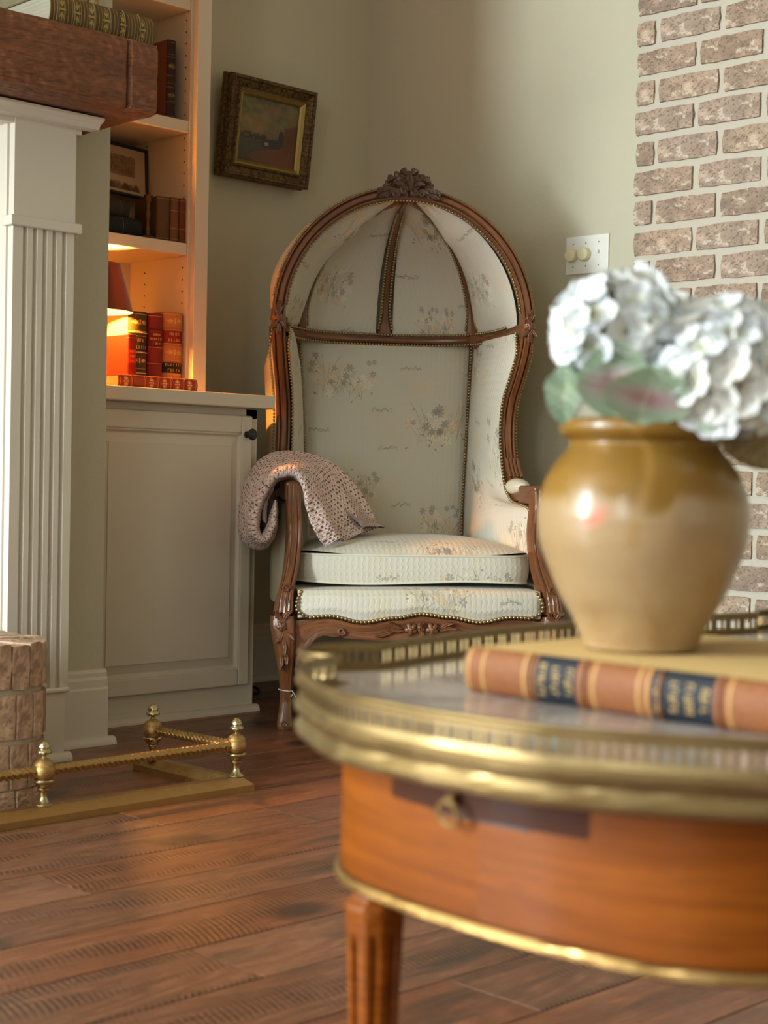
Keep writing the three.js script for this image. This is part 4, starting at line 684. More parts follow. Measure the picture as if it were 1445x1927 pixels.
{ // upholstered seat front and deck
  const W2 = 0.309, sec = (x) => { const a = Math.abs(x) / W2, k = Math.sqrt(Math.max(0, 1 - a ** 8)), y0 = wave(x) - 0.002, top = 0.351 + 0.004 * (1 - a * a); return [[y0, bulge(x) - 0.008], [y0 + 0.004, bulge(x) + 0.004], [mix(y0, top, 0.35), bulge(x) + 0.012 * k], [mix(y0, top, 0.75), bulge(x) + 0.008 * k], [mix(y0, top, 0.96), bulge(x) - 0.008], [mix(y0, top, 0.97 + 0.03 * k), 0.29], [mix(y0, top, 0.97), 0.1], [mix(y0, top, 0.97), -0.26]]; };
  part('seat_deck', grid(80, 40, (u, v) => { const x = mix(-W2, W2, u), s = sec(x), f = v < 0.7 ? v / 0.7 * 5 : 5 + (v - 0.7) / 0.3 * 2, i = Math.min(6, Math.floor(f)), w = f - i, q = w * w * (3 - 2 * w) * 0.4 + w * 0.6; return V(x, mix(s[i][0], s[i + 1][0], q), mix(s[i][1], s[i + 1][1], q)); }, (u, v) => [u * 0.64 + 0.1, v < 0.7 ? v / 0.7 * 0.13 : 0.13 + (v - 0.7) * 1.4]), M.fabric, chair);
  const line = []; for (let i = 0; i <= 40; i++) { const x = mix(-0.296, 0.296, i / 40); line.push([x, wave(x) + 0.001, bulge(x) + 0.0045]); }
  nailLine([[-0.3, 0.343, 0.318], [-0.31, 0.325, 0.33], [-0.311, 0.3, 0.332], ...line.slice(1, -1), [0.311, 0.3, 0.332], [0.31, 0.325, 0.33], [0.3, 0.343, 0.318]], V(0, -0.1, 1), 0.0098, 1.25);
}
{ // loose cushion with welted edges
  const hx = 0.308, z0 = -0.262, z1 = 0.272, cz = (z0 + z1) / 2, hz = (z1 - z0) / 2, yb = 0.366, yt = 0.434, n = 112;
  const rim = (a, k = 1) => { const c = Math.cos(a), s = Math.sin(a); return [hx * k * Math.sign(c) * Math.abs(c) ** 0.3, cz + hz * k * Math.sign(s) * Math.abs(s) ** 0.3]; };
  const sag = (x) => 0.01 * Math.cos(x * 9) * 0.5;
  const top = grid(n, 16, (u, v) => { const [x, z] = rim(u * 6.2832, v), q = (1 - Math.min(1, Math.abs(x / hx)) ** 3) * (1 - Math.min(1, Math.abs((z - cz) / hz)) ** 3.2); return V(x, yt - 0.006 * (1 - (x / hx) ** 2) * 0 + 0.047 * q ** 0.62 - 0.008 * smooth(0.6, 1, x / hx) * v * 0, z); }, (u, v) => { const [x, z] = rim(u * 6.2832, v); return [x + 0.35, z * 1 + 0.1]; });
  const band = grid(n, 8, (u, v) => { const k = 1 + 0.018 * Math.sin(Math.PI * v), [x, z] = rim(u * 6.2832, k); return V(x, mix(yb, yt, v) + 0.004 * Math.sin(x * 12) * (1 - v), z); }, (u, v) => { const [x, z] = rim(u * 6.2832); return [x + (Math.abs(x) > hx * 0.98 ? z : 0), 0.21 + v * 0.07]; });
  const bot = grid(n, 8, (u, v) => { const [x, z] = rim(u * 6.2832, v); return V(x, yb - 0.011 * (1 - v ** 4) + 0.004 * Math.sin(x * 12) * v, z); }, (u, v) => { const [x, z] = rim(u * 6.2832, v); return [x, z]; });
  const cu = part('seat_cushion', [top, band, bot], M.fabric, chair);
  for (const [y, k] of [[yt, 0.998], [yb, 0.998]]) part('welt', tube(Array.from({ length: 90 }, (_, i) => { const [x, z] = rim(i / 90 * 6.2832, k); return [x, y + (y === yb ? 0.004 * Math.sin(x * 12) : 0), z]; }), 0.0034, 6, 360, true), M.welt, cu);
}
{ // carved crest on top of the hoop
  const L = [], add = (g, x, y, z, r = 0) => { if (r) g.rotateZ(r); L.push(g.translate(x, y, z)); };
  add(carvedRose(0.025), -0.025, 0.033, 0.004); add(carvedRose(0.025), 0.027, 0.031, 0.004); add(carvedRose(0.016), -0.055, 0.015, 0.006); add(carvedRose(0.016), 0.057, 0.013, 0.006); add(carvedRose(0.011), -0.072, -0.002, 0.006); add(carvedRose(0.011), 0.074, -0.004, 0.006);
  for (const s of [1, -1]) {
    for (const [x, y, r, l, w] of [[0.008, 0.012, 0.2, 0.036, 0.014], [0.016, -0.002, -0.1, 0.04, 0.013], [0.04, 0.006, -0.3, 0.036, 0.013], [0.048, -0.006, -0.35, 0.038, 0.01], [0.008, 0.046, 0.5, 0.02, 0.012], [0.036, 0.036, -0.5, 0.026, 0.012], [0.004, -0.012, 0.8, 0.034, 0.01], [0.062, 0.004, -0.6, 0.028, 0.011]]) add(mir(s, acanthus(l, w, 0.7).rotateZ(r)), s * x, y, 0.012);
    add(volute(0.012, 0.0045, 1.3, -s), s * 0.014, 0.002, 0.02); add(volute(0.011, 0.0042, 1.3, s), s * 0.036, -0.004, 0.018); add(volute(0.009, 0.0036, 1.2, -s), s * 0.058, -0.01, 0.016);
  }
  add(acanthus(0.046, 0.007), 0.001, 0.044, 0.03, -1.57);
  L.push(extrude([[-0.085, -0.014], [-0.06, 0.016], [-0.03, 0.046], [0, 0.054], [0.03, 0.046], [0.06, 0.014], [0.085, -0.016], [0.04, -0.012], [0, -0.008], [-0.04, -0.012]], 0.022, 0.004, 2).translate(0, 0, -0.012));
  part('crest_carving', L.map((g) => g.translate(0, HB + 0.347, 0.016)), M.carved, chair);
}
tag(part('nailhead_trim', nailsOn, M.nail, chair), null, null, null, 'stuff');
// ---------------------------------------------------------------- crocheted throw over the chair's left arm
{
  const knit = (u, v) => { // closed surface: eyelets are dimples with their shade painted in, between plump stitches
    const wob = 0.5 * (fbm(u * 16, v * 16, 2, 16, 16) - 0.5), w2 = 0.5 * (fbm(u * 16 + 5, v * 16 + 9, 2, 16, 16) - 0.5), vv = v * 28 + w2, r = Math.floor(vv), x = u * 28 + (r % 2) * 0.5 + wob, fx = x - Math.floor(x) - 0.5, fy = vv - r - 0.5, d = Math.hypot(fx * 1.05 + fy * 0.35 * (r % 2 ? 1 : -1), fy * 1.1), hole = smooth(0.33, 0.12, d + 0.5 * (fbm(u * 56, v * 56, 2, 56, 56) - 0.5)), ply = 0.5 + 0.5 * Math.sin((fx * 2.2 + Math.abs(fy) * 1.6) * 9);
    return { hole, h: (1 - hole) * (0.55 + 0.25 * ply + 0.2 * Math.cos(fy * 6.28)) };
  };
  const yarn = phys({ roughness: 1, specularIntensity: 0.1, sheen: 0.6, sheenRoughness: 0.7, sheenColor: new THREE.Color(0.9, 0.78, 0.74), map: colourMap(512, 512, (u, v) => { const { hole, h } = knit(u, v), n = fbm(u * 60, v * 60, 2, 60, 60); return blend(shade([236, 208, 199], 0.8 + 0.3 * h + 0.12 * n), [104, 84, 77], 0.85 * hole); }, 1 / 0.3), bumpMap: greyMap(512, 512, (u, v) => knit(u, v).h, 1 / 0.3), bumpScale: 0.006 });  // shade of eyelets and recesses is darkened into the yarn colour
  const F = [[-0.231, 0.461, 0.275], [-0.257, 0.496, 0.275], [-0.277, 0.552, 0.275], [-0.292, 0.605, 0.275], [-0.314, 0.636, 0.275], [-0.342, 0.638, 0.275], [-0.376, 0.622, 0.27], [-0.402, 0.577, 0.265], [-0.417, 0.523, 0.26], [-0.412, 0.482, 0.26], [-0.393, 0.469, 0.26], [-0.373, 0.491, 0.26], [-0.366, 0.531, 0.26], [-0.362, 0.57, 0.26]];
  const K = [[-0.072, 0.497, 0.08], [-0.093, 0.54, 0.05], [-0.141, 0.605, 0.03], [-0.201, 0.66, 0.02], [-0.261, 0.676, 0], [-0.311, 0.68, 0], [-0.36, 0.666, 0], [-0.395, 0.623, 0], [-0.413, 0.552, 0], [-0.412, 0.481, 0], [-0.396, 0.46, 0], [-0.384, 0.475, 0], [-0.378, 0.51, 0], [-0.374, 0.56, 0]];
  const T = [0.01, 0.016, 0.024, 0.034, 0.038, 0.038, 0.038, 0.037, 0.037, 0.037, 0.035, 0.03, 0.024, 0.018];
  const f = spline(F), k = spline(K), NU = 110, NV = 46;
  const tAt = (u) => { const q = u * 13, i = Math.min(12, Math.floor(q)); return mix(T[i], T[i + 1], q - i); };
  const g = grid(NV, NU, (a, b) => {
    const u = b, P = f.getPoint(u), Q = k.getPoint(u), e = 0.004, dP = f.getPoint(Math.min(1, u + e)).sub(f.getPoint(Math.max(0, u - e))), dQ = k.getPoint(Math.min(1, u + e)).sub(k.getPoint(Math.max(0, u - e))), w = Q.clone().sub(P), n = w.clone().cross(dP.clone().add(dQ)).normalize(), L = w.length(), th = tAt(u) * 0.5 * Math.min(1, 14 * Math.min(u, 1 - u) + 0.25);
    const ang = a * 6.2832, c = Math.cos(ang), s = Math.sin(ang), across = 0.5 - 0.5 * Math.sign(c) * Math.abs(c) ** 0.5, up = Math.sign(s) * Math.abs(s) ** 0.7;
    const p = P.clone().addScaledVector(w, across), fold = 0.011 * Math.sin(across * 12 + u * 6) * smooth(0.03, 0.25, across) + 0.008 * (fbm(across * 4, u * 14, 2) - 0.5) + 0.004 * (fbm(across * 22, u * 60, 2) - 0.5) + (u < 0.3 ? 0.012 * Math.sin(across * 16 - 1) * smooth(0.3, 0.05, u) : 0);
    p.addScaledVector(n, up * th + fold * 0.8); p.addScaledVector(w.normalize(), (c > 0 ? -1 : 1) * th * 0.55 * Math.abs(c)); return p;
  }, (a, b) => { const c = Math.cos(a * 6.2832), s = Math.sin(a * 6.2832); return [0.27 * (0.5 - 0.5 * Math.sign(c) * Math.abs(c) ** 0.5) + (Math.abs(c) > 0.9 ? 0.02 * s * Math.sign(c) : 0), b * 0.86]; });
  const L = [g];
  // an inner turn of the folded throw, seen in the hollow of the outside loop, and the second hem lying on the seat
  const strip = (P, Q, th, lift = 0) => { const f2 = spline(P), k2 = spline(Q); return grid(24, 40, (a, b) => { const p0 = f2.getPoint(b), q0 = k2.getPoint(b), e = 0.01, d = f2.getPoint(Math.min(1, b + e)).sub(f2.getPoint(Math.max(0, b - e))), w = q0.clone().sub(p0), n = w.clone().cross(d).normalize(), ang = a * 6.2832, c = Math.cos(ang), s = Math.sin(ang); return p0.clone().addScaledVector(w, 0.5 - 0.5 * Math.sign(c) * Math.abs(c) ** 0.6).addScaledVector(n, Math.sign(s) * Math.abs(s) ** 0.7 * th * Math.min(1, 8 * Math.min(b, 1 - b) + 0.3) + lift * Math.sin(a * 9 + b * 6)); }, (a, b) => [a * 0.5, b * 0.3]); };
  L.push(strip([[-0.366, 0.6, 0.25], [-0.383, 0.575, 0.252], [-0.388, 0.54, 0.25], [-0.384, 0.51, 0.248]], [[-0.36, 0.62, 0.02], [-0.38, 0.6, 0.02], [-0.386, 0.55, 0.02], [-0.384, 0.52, 0.02]], 0.008, 0.001));
  L.push(strip([[-0.13, 0.5, 0.175], [-0.16, 0.53, 0.16], [-0.2, 0.59, 0.14]], [[-0.05, 0.499, 0.05], [-0.085, 0.535, 0.03], [-0.15, 0.6, 0.02]], 0.008, 0.003));
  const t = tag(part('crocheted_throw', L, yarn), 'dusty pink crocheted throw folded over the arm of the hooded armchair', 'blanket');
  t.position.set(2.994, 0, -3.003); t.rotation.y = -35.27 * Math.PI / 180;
}
{ // white string tied round the front leg of the armchair
  const q = (x, y, z) => V(x, y, z).applyAxisAngle(V(0, 1, 0), -35.27 * Math.PI / 180).add(V(2.994, 0, -3.003));
  const ring = Array.from({ length: 14 }, (_, i) => { const a = i / 14 * 6.283; return q(-0.3325 + 0.0175 * Math.cos(a), 0.097 - 0.002 * Math.cos(a), 0.295 + 0.0185 * Math.sin(a)); });
  tag(part('string_tie', [tube(ring, 0.0013, 5, 60, true), tube([q(-0.318, 0.097, 0.307), q(-0.315, 0.09, 0.31), q(-0.321, 0.082, 0.312)], 0.0011, 5, 10), tube([q(-0.318, 0.097, 0.307), q(-0.312, 0.089, 0.308), q(-0.308, 0.08, 0.309)], 0.0011, 5, 10)], std({ color: '#d8d2c4', roughness: 0.9 })), 'thin white string tied round the front leg of the armchair', 'string');
  const pts = []; for (let i = 0; i < 22; i++) pts.push([2.80 + 0.05 * Math.cos(i * 1.1) + i * 0.003, 0.007 + 0.0055 * (i % 3), -3.5 + 0.045 * Math.sin(i * 1.1) + 0.02 * Math.sin(i * 0.5)]);
  tag(part('power_cord', tube([[2.72, 0.2, -3.694], [2.74, 0.05, -3.66], ...pts], 0.0042, 7, 260), M.black), 'black cord coiled on the floor behind the armchair, against the wall', 'cord');
}
// ---------------------------------------------------------------- brass fender round the hearth
{
  const fd = thing('fireplace_fender', 'low polished brass fireplace fender with twisted rope rods and finial posts', 'fender');
  const prof = [[-0.028, 0], [0.028, 0], [0.028, 0.0125], [0.01, 0.0275], [-0.01, 0.0275], [-0.028, 0.0125]];
  const zF = -2.428, xR = 1.968, xL = 0.35, bar = (g) => clean(metres(g));
  const rail = (x0, x1, z0, z1, m0, m1) => { // mitred ends: m shifts an end along the bar in proportion to the profile's own width
    const d = V(x1 - x0, 0, z1 - z0).normalize(), sd = V(-d.z, 0, d.x), pos = [], ring = (x, z, m) => prof.map(([a, y]) => V(x, y, z).addScaledVector(sd, a).addScaledVector(d, m * a)), A0 = ring(x0, z0, m0), B0 = ring(x1, z1, m1), n = prof.length, idx = [];
    [...A0, ...B0].forEach((p) => pos.push(p.x, p.y, p.z)); for (let i = 0; i < n; i++) { const j = (i + 1) % n; idx.push(i, j, n + j, i, n + j, n + i); } for (let i = 1; i < n - 1; i++) idx.push(0, i + 1, i, n, n + i, n + i + 1);
    const g = new THREE.BufferGeometry(); g.setAttribute('position', new THREE.Float32BufferAttribute(pos, 3)); g.setIndex(idx); return bar(g.toNonIndexed());
  };
  part('base_rail', rail(xL, xR, zF, zF, 0, 1), M.brass, fd); part('base_rail', rail(xR, xR, zF, -2.735, -1, 0), M.brass, fd);
  const base = lathe([[0, 0], [0.0145, 0], [0.0148, 0.002], [0.0125, 0.004], [0.011, 0.0045], [0.0075, 0.009], [0.0058, 0.016], [0.0062, 0.024], [0.009, 0.028], [0.011, 0.0295], [0.009, 0.031]], 24);
  const cup = (() => { const g = lathe([[0.008, 0.031], [0.0115, 0.035], [0.016, 0.042], [0.0172, 0.046], [0.014, 0.0475]], 40), p = g.attributes.position; for (let i = 0; i < p.count; i++) { const a = Math.atan2(p.getZ(i), p.getX(i)), k = 1 + 0.05 * Math.abs(Math.sin(a * 7)); p.setX(i, p.getX(i) * k); p.setZ(i, p.getZ(i) * k); } g.computeVertexNormals(); return g; })();
  const ball = lathe([[0.012, 0.0465], [0.0165, 0.051], [0.0186, 0.058], [0.0188, 0.064], [0.0175, 0.07], [0.0165, 0.0715], [0.0168, 0.073], [0.0155, 0.0765], [0.0118, 0.081], [0.007, 0.0838], [0.004, 0.086]], 32);
  const finial = (() => { const g = lathe([[0.004, 0.0855], [0.0035, 0.089], [0.0045, 0.0915], [0.0105, 0.093], [0.0125, 0.0955], [0.0115, 0.0985], [0.0085, 0.1], [0.009, 0.1025], [0.0095, 0.106], [0.0075, 0.1115], [0.0035, 0.1155], [0, 0.1165]], 36), p = g.attributes.position; for (let i = 0; i < p.count; i++) { const a = Math.atan2(p.getZ(i), p.getX(i)), k = 1 + 0.09 * Math.sin(a * 8 + p.getY(i) * 500); p.setX(i, p.getX(i) * k); p.setZ(i, p.getZ(i) * k); } g.computeVertexNormals(); return g; })();
  for (const [x, z] of [[1.974, zF - 0.004], [1.531, zF - 0.004], [1.09, zF - 0.004], [0.65, zF - 0.004], [1.957, -2.69]]) {
    const p = new THREE.Group(); p.name = 'post'; p.position.set(x, 0.027, z); fd.add(p);
    p.scale.set(1.12, 1, 1.12); part('foot', base, M.brassBright, p); part('cup', cup, M.brassBright, p); part('ball', ball, M.brass, p); part('finial', finial, M.brassBright, p);
  }
  const star = Array.from({ length: 24 }, (_, i) => { const a = i / 24 * 6.2832, r = 0.0062 + 0.004 * Math.abs(Math.cos(a * 1.5)) ** 0.7; return [r * Math.cos(a), r * Math.sin(a)]; });
  const rope = (a, b) => { const n = 320, A2 = V(...a), B2 = V(...b); return sweep(Array.from({ length: n }, (_, i) => A2.clone().lerp(B2, i / (n - 1))), star, V(0, 1, 0), { crease: 1.2, twist: A2.distanceTo(B2) * 175 }); };
  const yr = 0.089;
  part('rope_rod', rope([1.531, yr, zF - 0.004], [1.974, yr, zF - 0.004]), M.brass, fd); part('rope_rod', rope([1.09, yr, zF - 0.004], [1.531, yr, zF - 0.004]), M.brass, fd); part('rope_rod', rope([0.65, yr, zF - 0.004], [1.09, yr, zF - 0.004]), M.brass, fd); part('rope_rod', rope([1.957, yr, -2.69], [1.974, yr, zF - 0.004]), M.brass, fd);
}
// ---------------------------------------------------------------- low table with a marble top and pierced brass gallery
const TC = [1.3, -0.7];
{
  const t = thing('coffee_table', 'low mahogany coffee table with an inset marble top and pierced brass gallery', 'table', [TC[0], 0, TC[1]]);
  const top = 0.45;
  // a quarter of the outline: bowed end, cusp, small rounded ear, crease, bowed side
  const q1 = spline([[-0.573, 0, 0], [-0.564, 0, -0.089], [-0.532, 0, -0.158], [-0.489, 0, -0.221], [-0.45, 0, -0.252], [-0.409, 0, -0.268]]).getSpacedPoints(22), q2 = spline([[-0.409, 0, -0.268], [-0.414, 0, -0.295], [-0.402, 0, -0.32], [-0.377, 0, -0.335], [-0.345, 0, -0.336], [-0.311, 0, -0.319]]).getSpacedPoints(16), q3 = spline([[-0.311, 0, -0.319], [-0.24, 0, -0.334], [-0.17, 0, -0.347], [-0.08, 0, -0.36], [0, 0, -0.364]]).getSpacedPoints(14);
  const Q = [...q1, ...q2.slice(1), ...q3.slice(1)], quarters = [Q, Q.slice(0, -1).reverse().map((p) => V(-p.x, 0, p.z)), Q.slice(1).map((p) => V(-p.x, 0, -p.z)), Q.slice(1, -1).reverse().map((p) => V(p.x, 0, -p.z))];
  const out = [...quarters[0], ...quarters[1], ...quarters[2], ...quarters[3]];
  const ring = (y) => out.map((p) => V(p.x, y, p.z));
  const inward = (d) => { const n = out.length; return out.map((p, i) => { const a = out[(i + n - 1) % n], b = out[(i + 1) % n], T = b.clone().sub(a).normalize(); return V(p.x - T.z * d, 0, p.z + T.x * d); }); };
  const UP = V(0, 1, 0);
  // with the outline walked this way the sweep's second axis points out of the table
  const slab = (pts, y0, y1) => new THREE.ExtrudeGeometry(new THREE.Shape(pts.map((p) => new THREE.Vector2(p.x, -p.z))), { depth: y1 - y0, bevelEnabled: false }).rotateX(-Math.PI / 2).translate(0, y0, 0);
  const marble = phys({ roughness: 0.22, clearcoat: 0.3, map: colourMap(512, 512, (u, v) => { const w = fbm(u * 5, v * 5, 4, 5, 5), k = Math.abs(fbm(u * 4 + w * 0.8, v * 4 + 5, 5, 4, 4) - 0.5) * 2, m = fbm(u * 8 + 3, v * 8, 3, 8, 8); let c = blend([176, 170, 166], [200, 188, 184], m); c = blend(c, [168, 180, 184], smooth(0.5, 0.75, w)); return blend([140, 132, 130], c, smooth(0, 0.16, k) * 0.7 + 0.3); }, 1.6) });
  const dk = phys({ color: '#2a1510', roughness: 0.5, clearcoat: 0.3 });
  part('table_top', metres(slab(inward(0.006), top - 0.014, top)), marble, t);
  part('sub_top', metres(slab(inward(0.02), top - 0.03, top - 0.0145)), dk, t);
  const sgn = (() => { const a = out[0], T = out[1].clone().sub(out[out.length - 1]).normalize(), B = T.clone().cross(UP); return B.x < 0 ? 1 : -1; })(); // +1: second axis points outwards at the left end
  const P = (l) => l.map(([o, y]) => [y, o * sgn]);
  part('rim_moulding', sweep(ring(top), P([[-0.012, 0.001], [-0.012, -0.024], [0.0005, -0.0255], [0.0035, -0.0235], [0.0045, -0.02], [0.001, -0.0165], [-0.0005, -0.012], [0.001, -0.008], [0.0045, -0.006], [0.005, -0.002], [0.003, 0.001]]), UP, { closed: true, crease: 0.6 }), M.gallery, t);
  const ga = new THREE.Group(); ga.name = 'gallery'; t.add(ga);
  part('gallery_rail', sweep(ring(top), P([[-0.0025, 0.0005], [-0.0025, 0.005], [0.0005, 0.006], [0.0015, 0.003], [0.0015, 0.0005]]), UP, { closed: true, crease: 0.6 }), M.gallery, ga);
  part('gallery_rail', sweep(ring(top), P([[-0.0035, 0.0165], [0.0018, 0.0165], [0.0018, 0.0195], [0.0032, 0.0215], [0.002, 0.0238], [-0.001, 0.0245], [-0.0042, 0.0235], [-0.0045, 0.02]]), UP, { closed: true, crease: 0.6 }), M.gallery, ga);
  const bars = [], cl = new THREE.CatmullRomCurve3(ring(top), true, 'catmullrom', 0.0), per = cl.getLength(), nb = Math.round(per / 0.0076);
  for (let i = 0; i < nb; i++) { const p = cl.getPointAt(i / nb), T = cl.getTangentAt(i / nb); bars.push(new THREE.BoxGeometry(0.0034, 0.013, 0.0014).rotateY(-Math.atan2(T.z, T.x)).translate(p.x, top + 0.011, p.z)); }
  tag(part('gallery_balusters', bars, M.gallery, ga), null, null, null, 'stuff');
  // apron set back under the rim
  const aq1 = spline([[-0.523, 0, 0], [-0.52, 0, -0.067], [-0.504, 0, -0.144], [-0.484, 0, -0.176], [-0.45, 0, -0.208], [-0.4, 0, -0.236], [-0.33, 0, -0.262], [-0.2, 0, -0.292], [0, 0, -0.31]]).getSpacedPoints(40);
  const ap = [...aq1, ...aq1.slice(0, -1).reverse().map((p) => V(-p.x, 0, p.z)), ...aq1.slice(1).map((p) => V(-p.x, 0, -p.z)), ...aq1.slice(1, -1).reverse().map((p) => V(p.x, 0, -p.z))];
  const yA = 0.325, yB = 0.427, loop = (pts, y0, y1, n = 4) => grid(pts.length, n, (u, v) => { const p = pts[Math.round(u * pts.length) % pts.length]; return V(p.x, mix(y0, y1, v), p.z); }, (u, v) => [u * 2.7, v * (y1 - y0)]);
  part('apron', [loop(ap, yA, yB), metres(slab(ap, yA, yA + 0.004))], M.mahogany, t);
  part('apron_bead', sweep(ap.map((p) => V(p.x, yA - 0.003, p.z)), circle(0.0048, 10), UP, { closed: true, crease: 1.2 }), M.brass, t);
  const scalloped = (g, n, d) => { const p = g.attributes.position; for (let i = 0; i < p.count; i++) { const a = Math.atan2(p.getZ(i), p.getX(i)), y = p.getY(i), w = Math.cos(a * n), f = 1 - d * smooth(0.1, 0.7, w) * smooth(0.262, 0.25, y) * smooth(0.03, 0.05, y); p.setX(i, p.getX(i) * f); p.setZ(i, p.getZ(i) * f); } g.computeVertexNormals(); return g; };
  for (const [sx, sz] of [[-1, -1], [-1, 1], [1, -1], [1, 1]]) {
    const rows = [[0, 0], [0.012, 0], [0.0135, 0.01], [0.0135, 0.03]]; for (let i = 0; i <= 40; i++) rows.push([mix(0.0145, 0.0238, i / 40), mix(0.035, 0.272, i / 40)]); rows.push([0.0248, 0.276], [0.0242, 0.281], [0.0205, 0.284], [0.0165, 0.29], [0.0155, 0.3], [0.019, 0.306], [0.021, 0.312], [0.021, 0.326]);
    const l = part('leg', clean(scalloped(lathe(rows, 144), 8, 0.2)), M.mahogany, t); l.position.set(sx * 0.42, 0, sz * 0.203);
    part('foot_cap', lathe([[0, 0], [0.012, 0], [0.0138, 0.008], [0.0132, 0.028], [0.0138, 0.032], [0.0125, 0.034]], 24), M.brass, l);
  }
  for (const sx of [-1, 1]) { // pull-out slide at each end with a ring handle, over a dark strip painting the shade of its gap
    const seg = (o, y0, y1, z0, z1) => grid(24, 1, (u, v) => { const z = mix(z0, z1, u), a = ap.filter((p) => p.x < 0).reduce((b, p) => Math.abs(p.z - z) < Math.abs(b.z - z) ? p : b), c = -0.523 + 1.22 * z * z; return V(sx * (c - o), mix(y0, y1, v), z); }, (u, v) => [u * 0.2, v * 0.02 + 0.1]);
    part('slide_gap_shade', [seg(0.0012, 0.394, 0.427, -0.1, 0.098)], dk, t);  // dark sheet laid on the apron for the shaded gap; nothing is cut
    const s = part('slide', clean(join([seg(0.0036, 0.3965, 0.4255, -0.095, 0.093), grid(24, 1, (u, v) => { const z = mix(-0.093, 0.091, u); return V(sx * (-0.523 + 1.22 * z * z - mix(0.0036, 0.0, v)), 0.3965, z); })])), M.slide = phys({ color: '#43200f', roughness: 0.45, clearcoat: 0.05, specularIntensity: 0.3 }), t);
    const r = part('ring_handle', [new THREE.SphereGeometry(0.0045, 12, 10).translate(0, 0, 0), new THREE.TorusGeometry(0.0085, 0.0016, 8, 24).rotateY(Math.PI / 2).rotateZ(0.15).translate(-0.003, -0.0095, 0)], M.brass, s); r.position.set(sx * (-0.531), 0.4075, -0.018);
  }
}
// ---------------------------------------------------------------- on the table: a large book, the jar and its flowers
book('large brown calf book with black gilt-lettered labels, lying under the jar on the table', [0.036, 0.37, 0.27], '#bfa06a', spineMap('#84502f', { bands: [0.006, 0.173, 0.203, 0.318, 0.343, 0.51, 0.532, 0.645, 0.67, 0.81, 0.832, 0.95, 0.992], labels: [[0.355, 0.5, '#20242c', 4], [0.69, 0.8, '#20242c', 3]], gold: '#c09a58', wear: 0.3 }), null, { bandColour: '#8a5634', raised: [0.188, 0.33, 0.521, 0.657, 0.821], pos: [0.938 + 0.135, 0.4505 + 0.018, -0.864], rot: [0, -Math.PI / 2, -LIE] });
const JAR = [1.05, 0.4875, -0.772];
{
  const glaze = phys({ roughness: 0.34, clearcoat: 0.22, clearcoatRoughness: 0.16, map: colourMap(1024, 512, (u, v) => {
    const n = fbm(u * 10, v * 6, 4, 10, 6), drip = 0.465 + 0.03 * (fbm(u * 7, 0.5, 3, 7, 2) - 0.5) - 0.07 * smooth(0.62, 0.9, fbm(u * 16, 0.3, 2, 16, 2)), up = smooth(drip - 0.022, drip + 0.022, v);
    let c = blend([144, 115, 78], [161, 133, 97], n); c = blend(c, [142, 102, 58], 0.45 * smooth(0.55, 0.75, fbm(u * 7 + 3, v * 4, 4, 7, 4))); c = blend(c, blend([134, 96, 30], [108, 76, 20], n), up);
    const sm = Math.hypot((u - 0.735) / 0.024 - (v - 0.415) * 12, (v - 0.415) / 0.05); c = blend(c, [190, 104, 76], 0.7 * smooth(1, 0.2, sm)); c = blend(c, [150, 112, 58], 0.55 * smooth(0.03, 0.0, Math.abs(u - 0.8 - 0.012 * Math.sin(v * 14)) * 1.6) * smooth(0.28, 0.4, v)); return c;
  }), bumpMap: greyMap(256, 256, (u, v) => fbm(u * 10, v * 10, 3, 10, 10), 1), bumpScale: 0.002 });
  const j = thing('stoneware_jar', 'ochre glazed stoneware jar holding white hydrangeas on the large book', 'jar', JAR, 0.3);
  const k = 1 / 2285, rows = [[0, 0], [100, 0], [106, 4], [109, 14], [117, 33], [131, 62], [150, 92], [163, 120], [176, 152], [186, 178], [192.5, 202], [196, 228], [197, 248], [194, 278], [187, 304], [176, 328], [162, 349], [148, 366], [140, 378], [139, 384], [144, 390], [153, 397], [158, 406], [158, 416], [153, 425], [146, 428], [138, 425], [133, 412], [132, 380], [150, 345], [172, 310], [182, 250], [160, 130], [96, 12], [0, 10]];
  const prof = new THREE.CatmullRomCurve3(rows.slice(1, 26).map(([r, y]) => V(r * k, y * k, 0)), false, 'centripetal').getPoints(90).map((p) => [p.x, p.y]);
  part('body', lathe([[0, 0], ...prof, ...rows.slice(26).map(([r, y]) => [r * k, y * k])], 96), glaze, j);
}
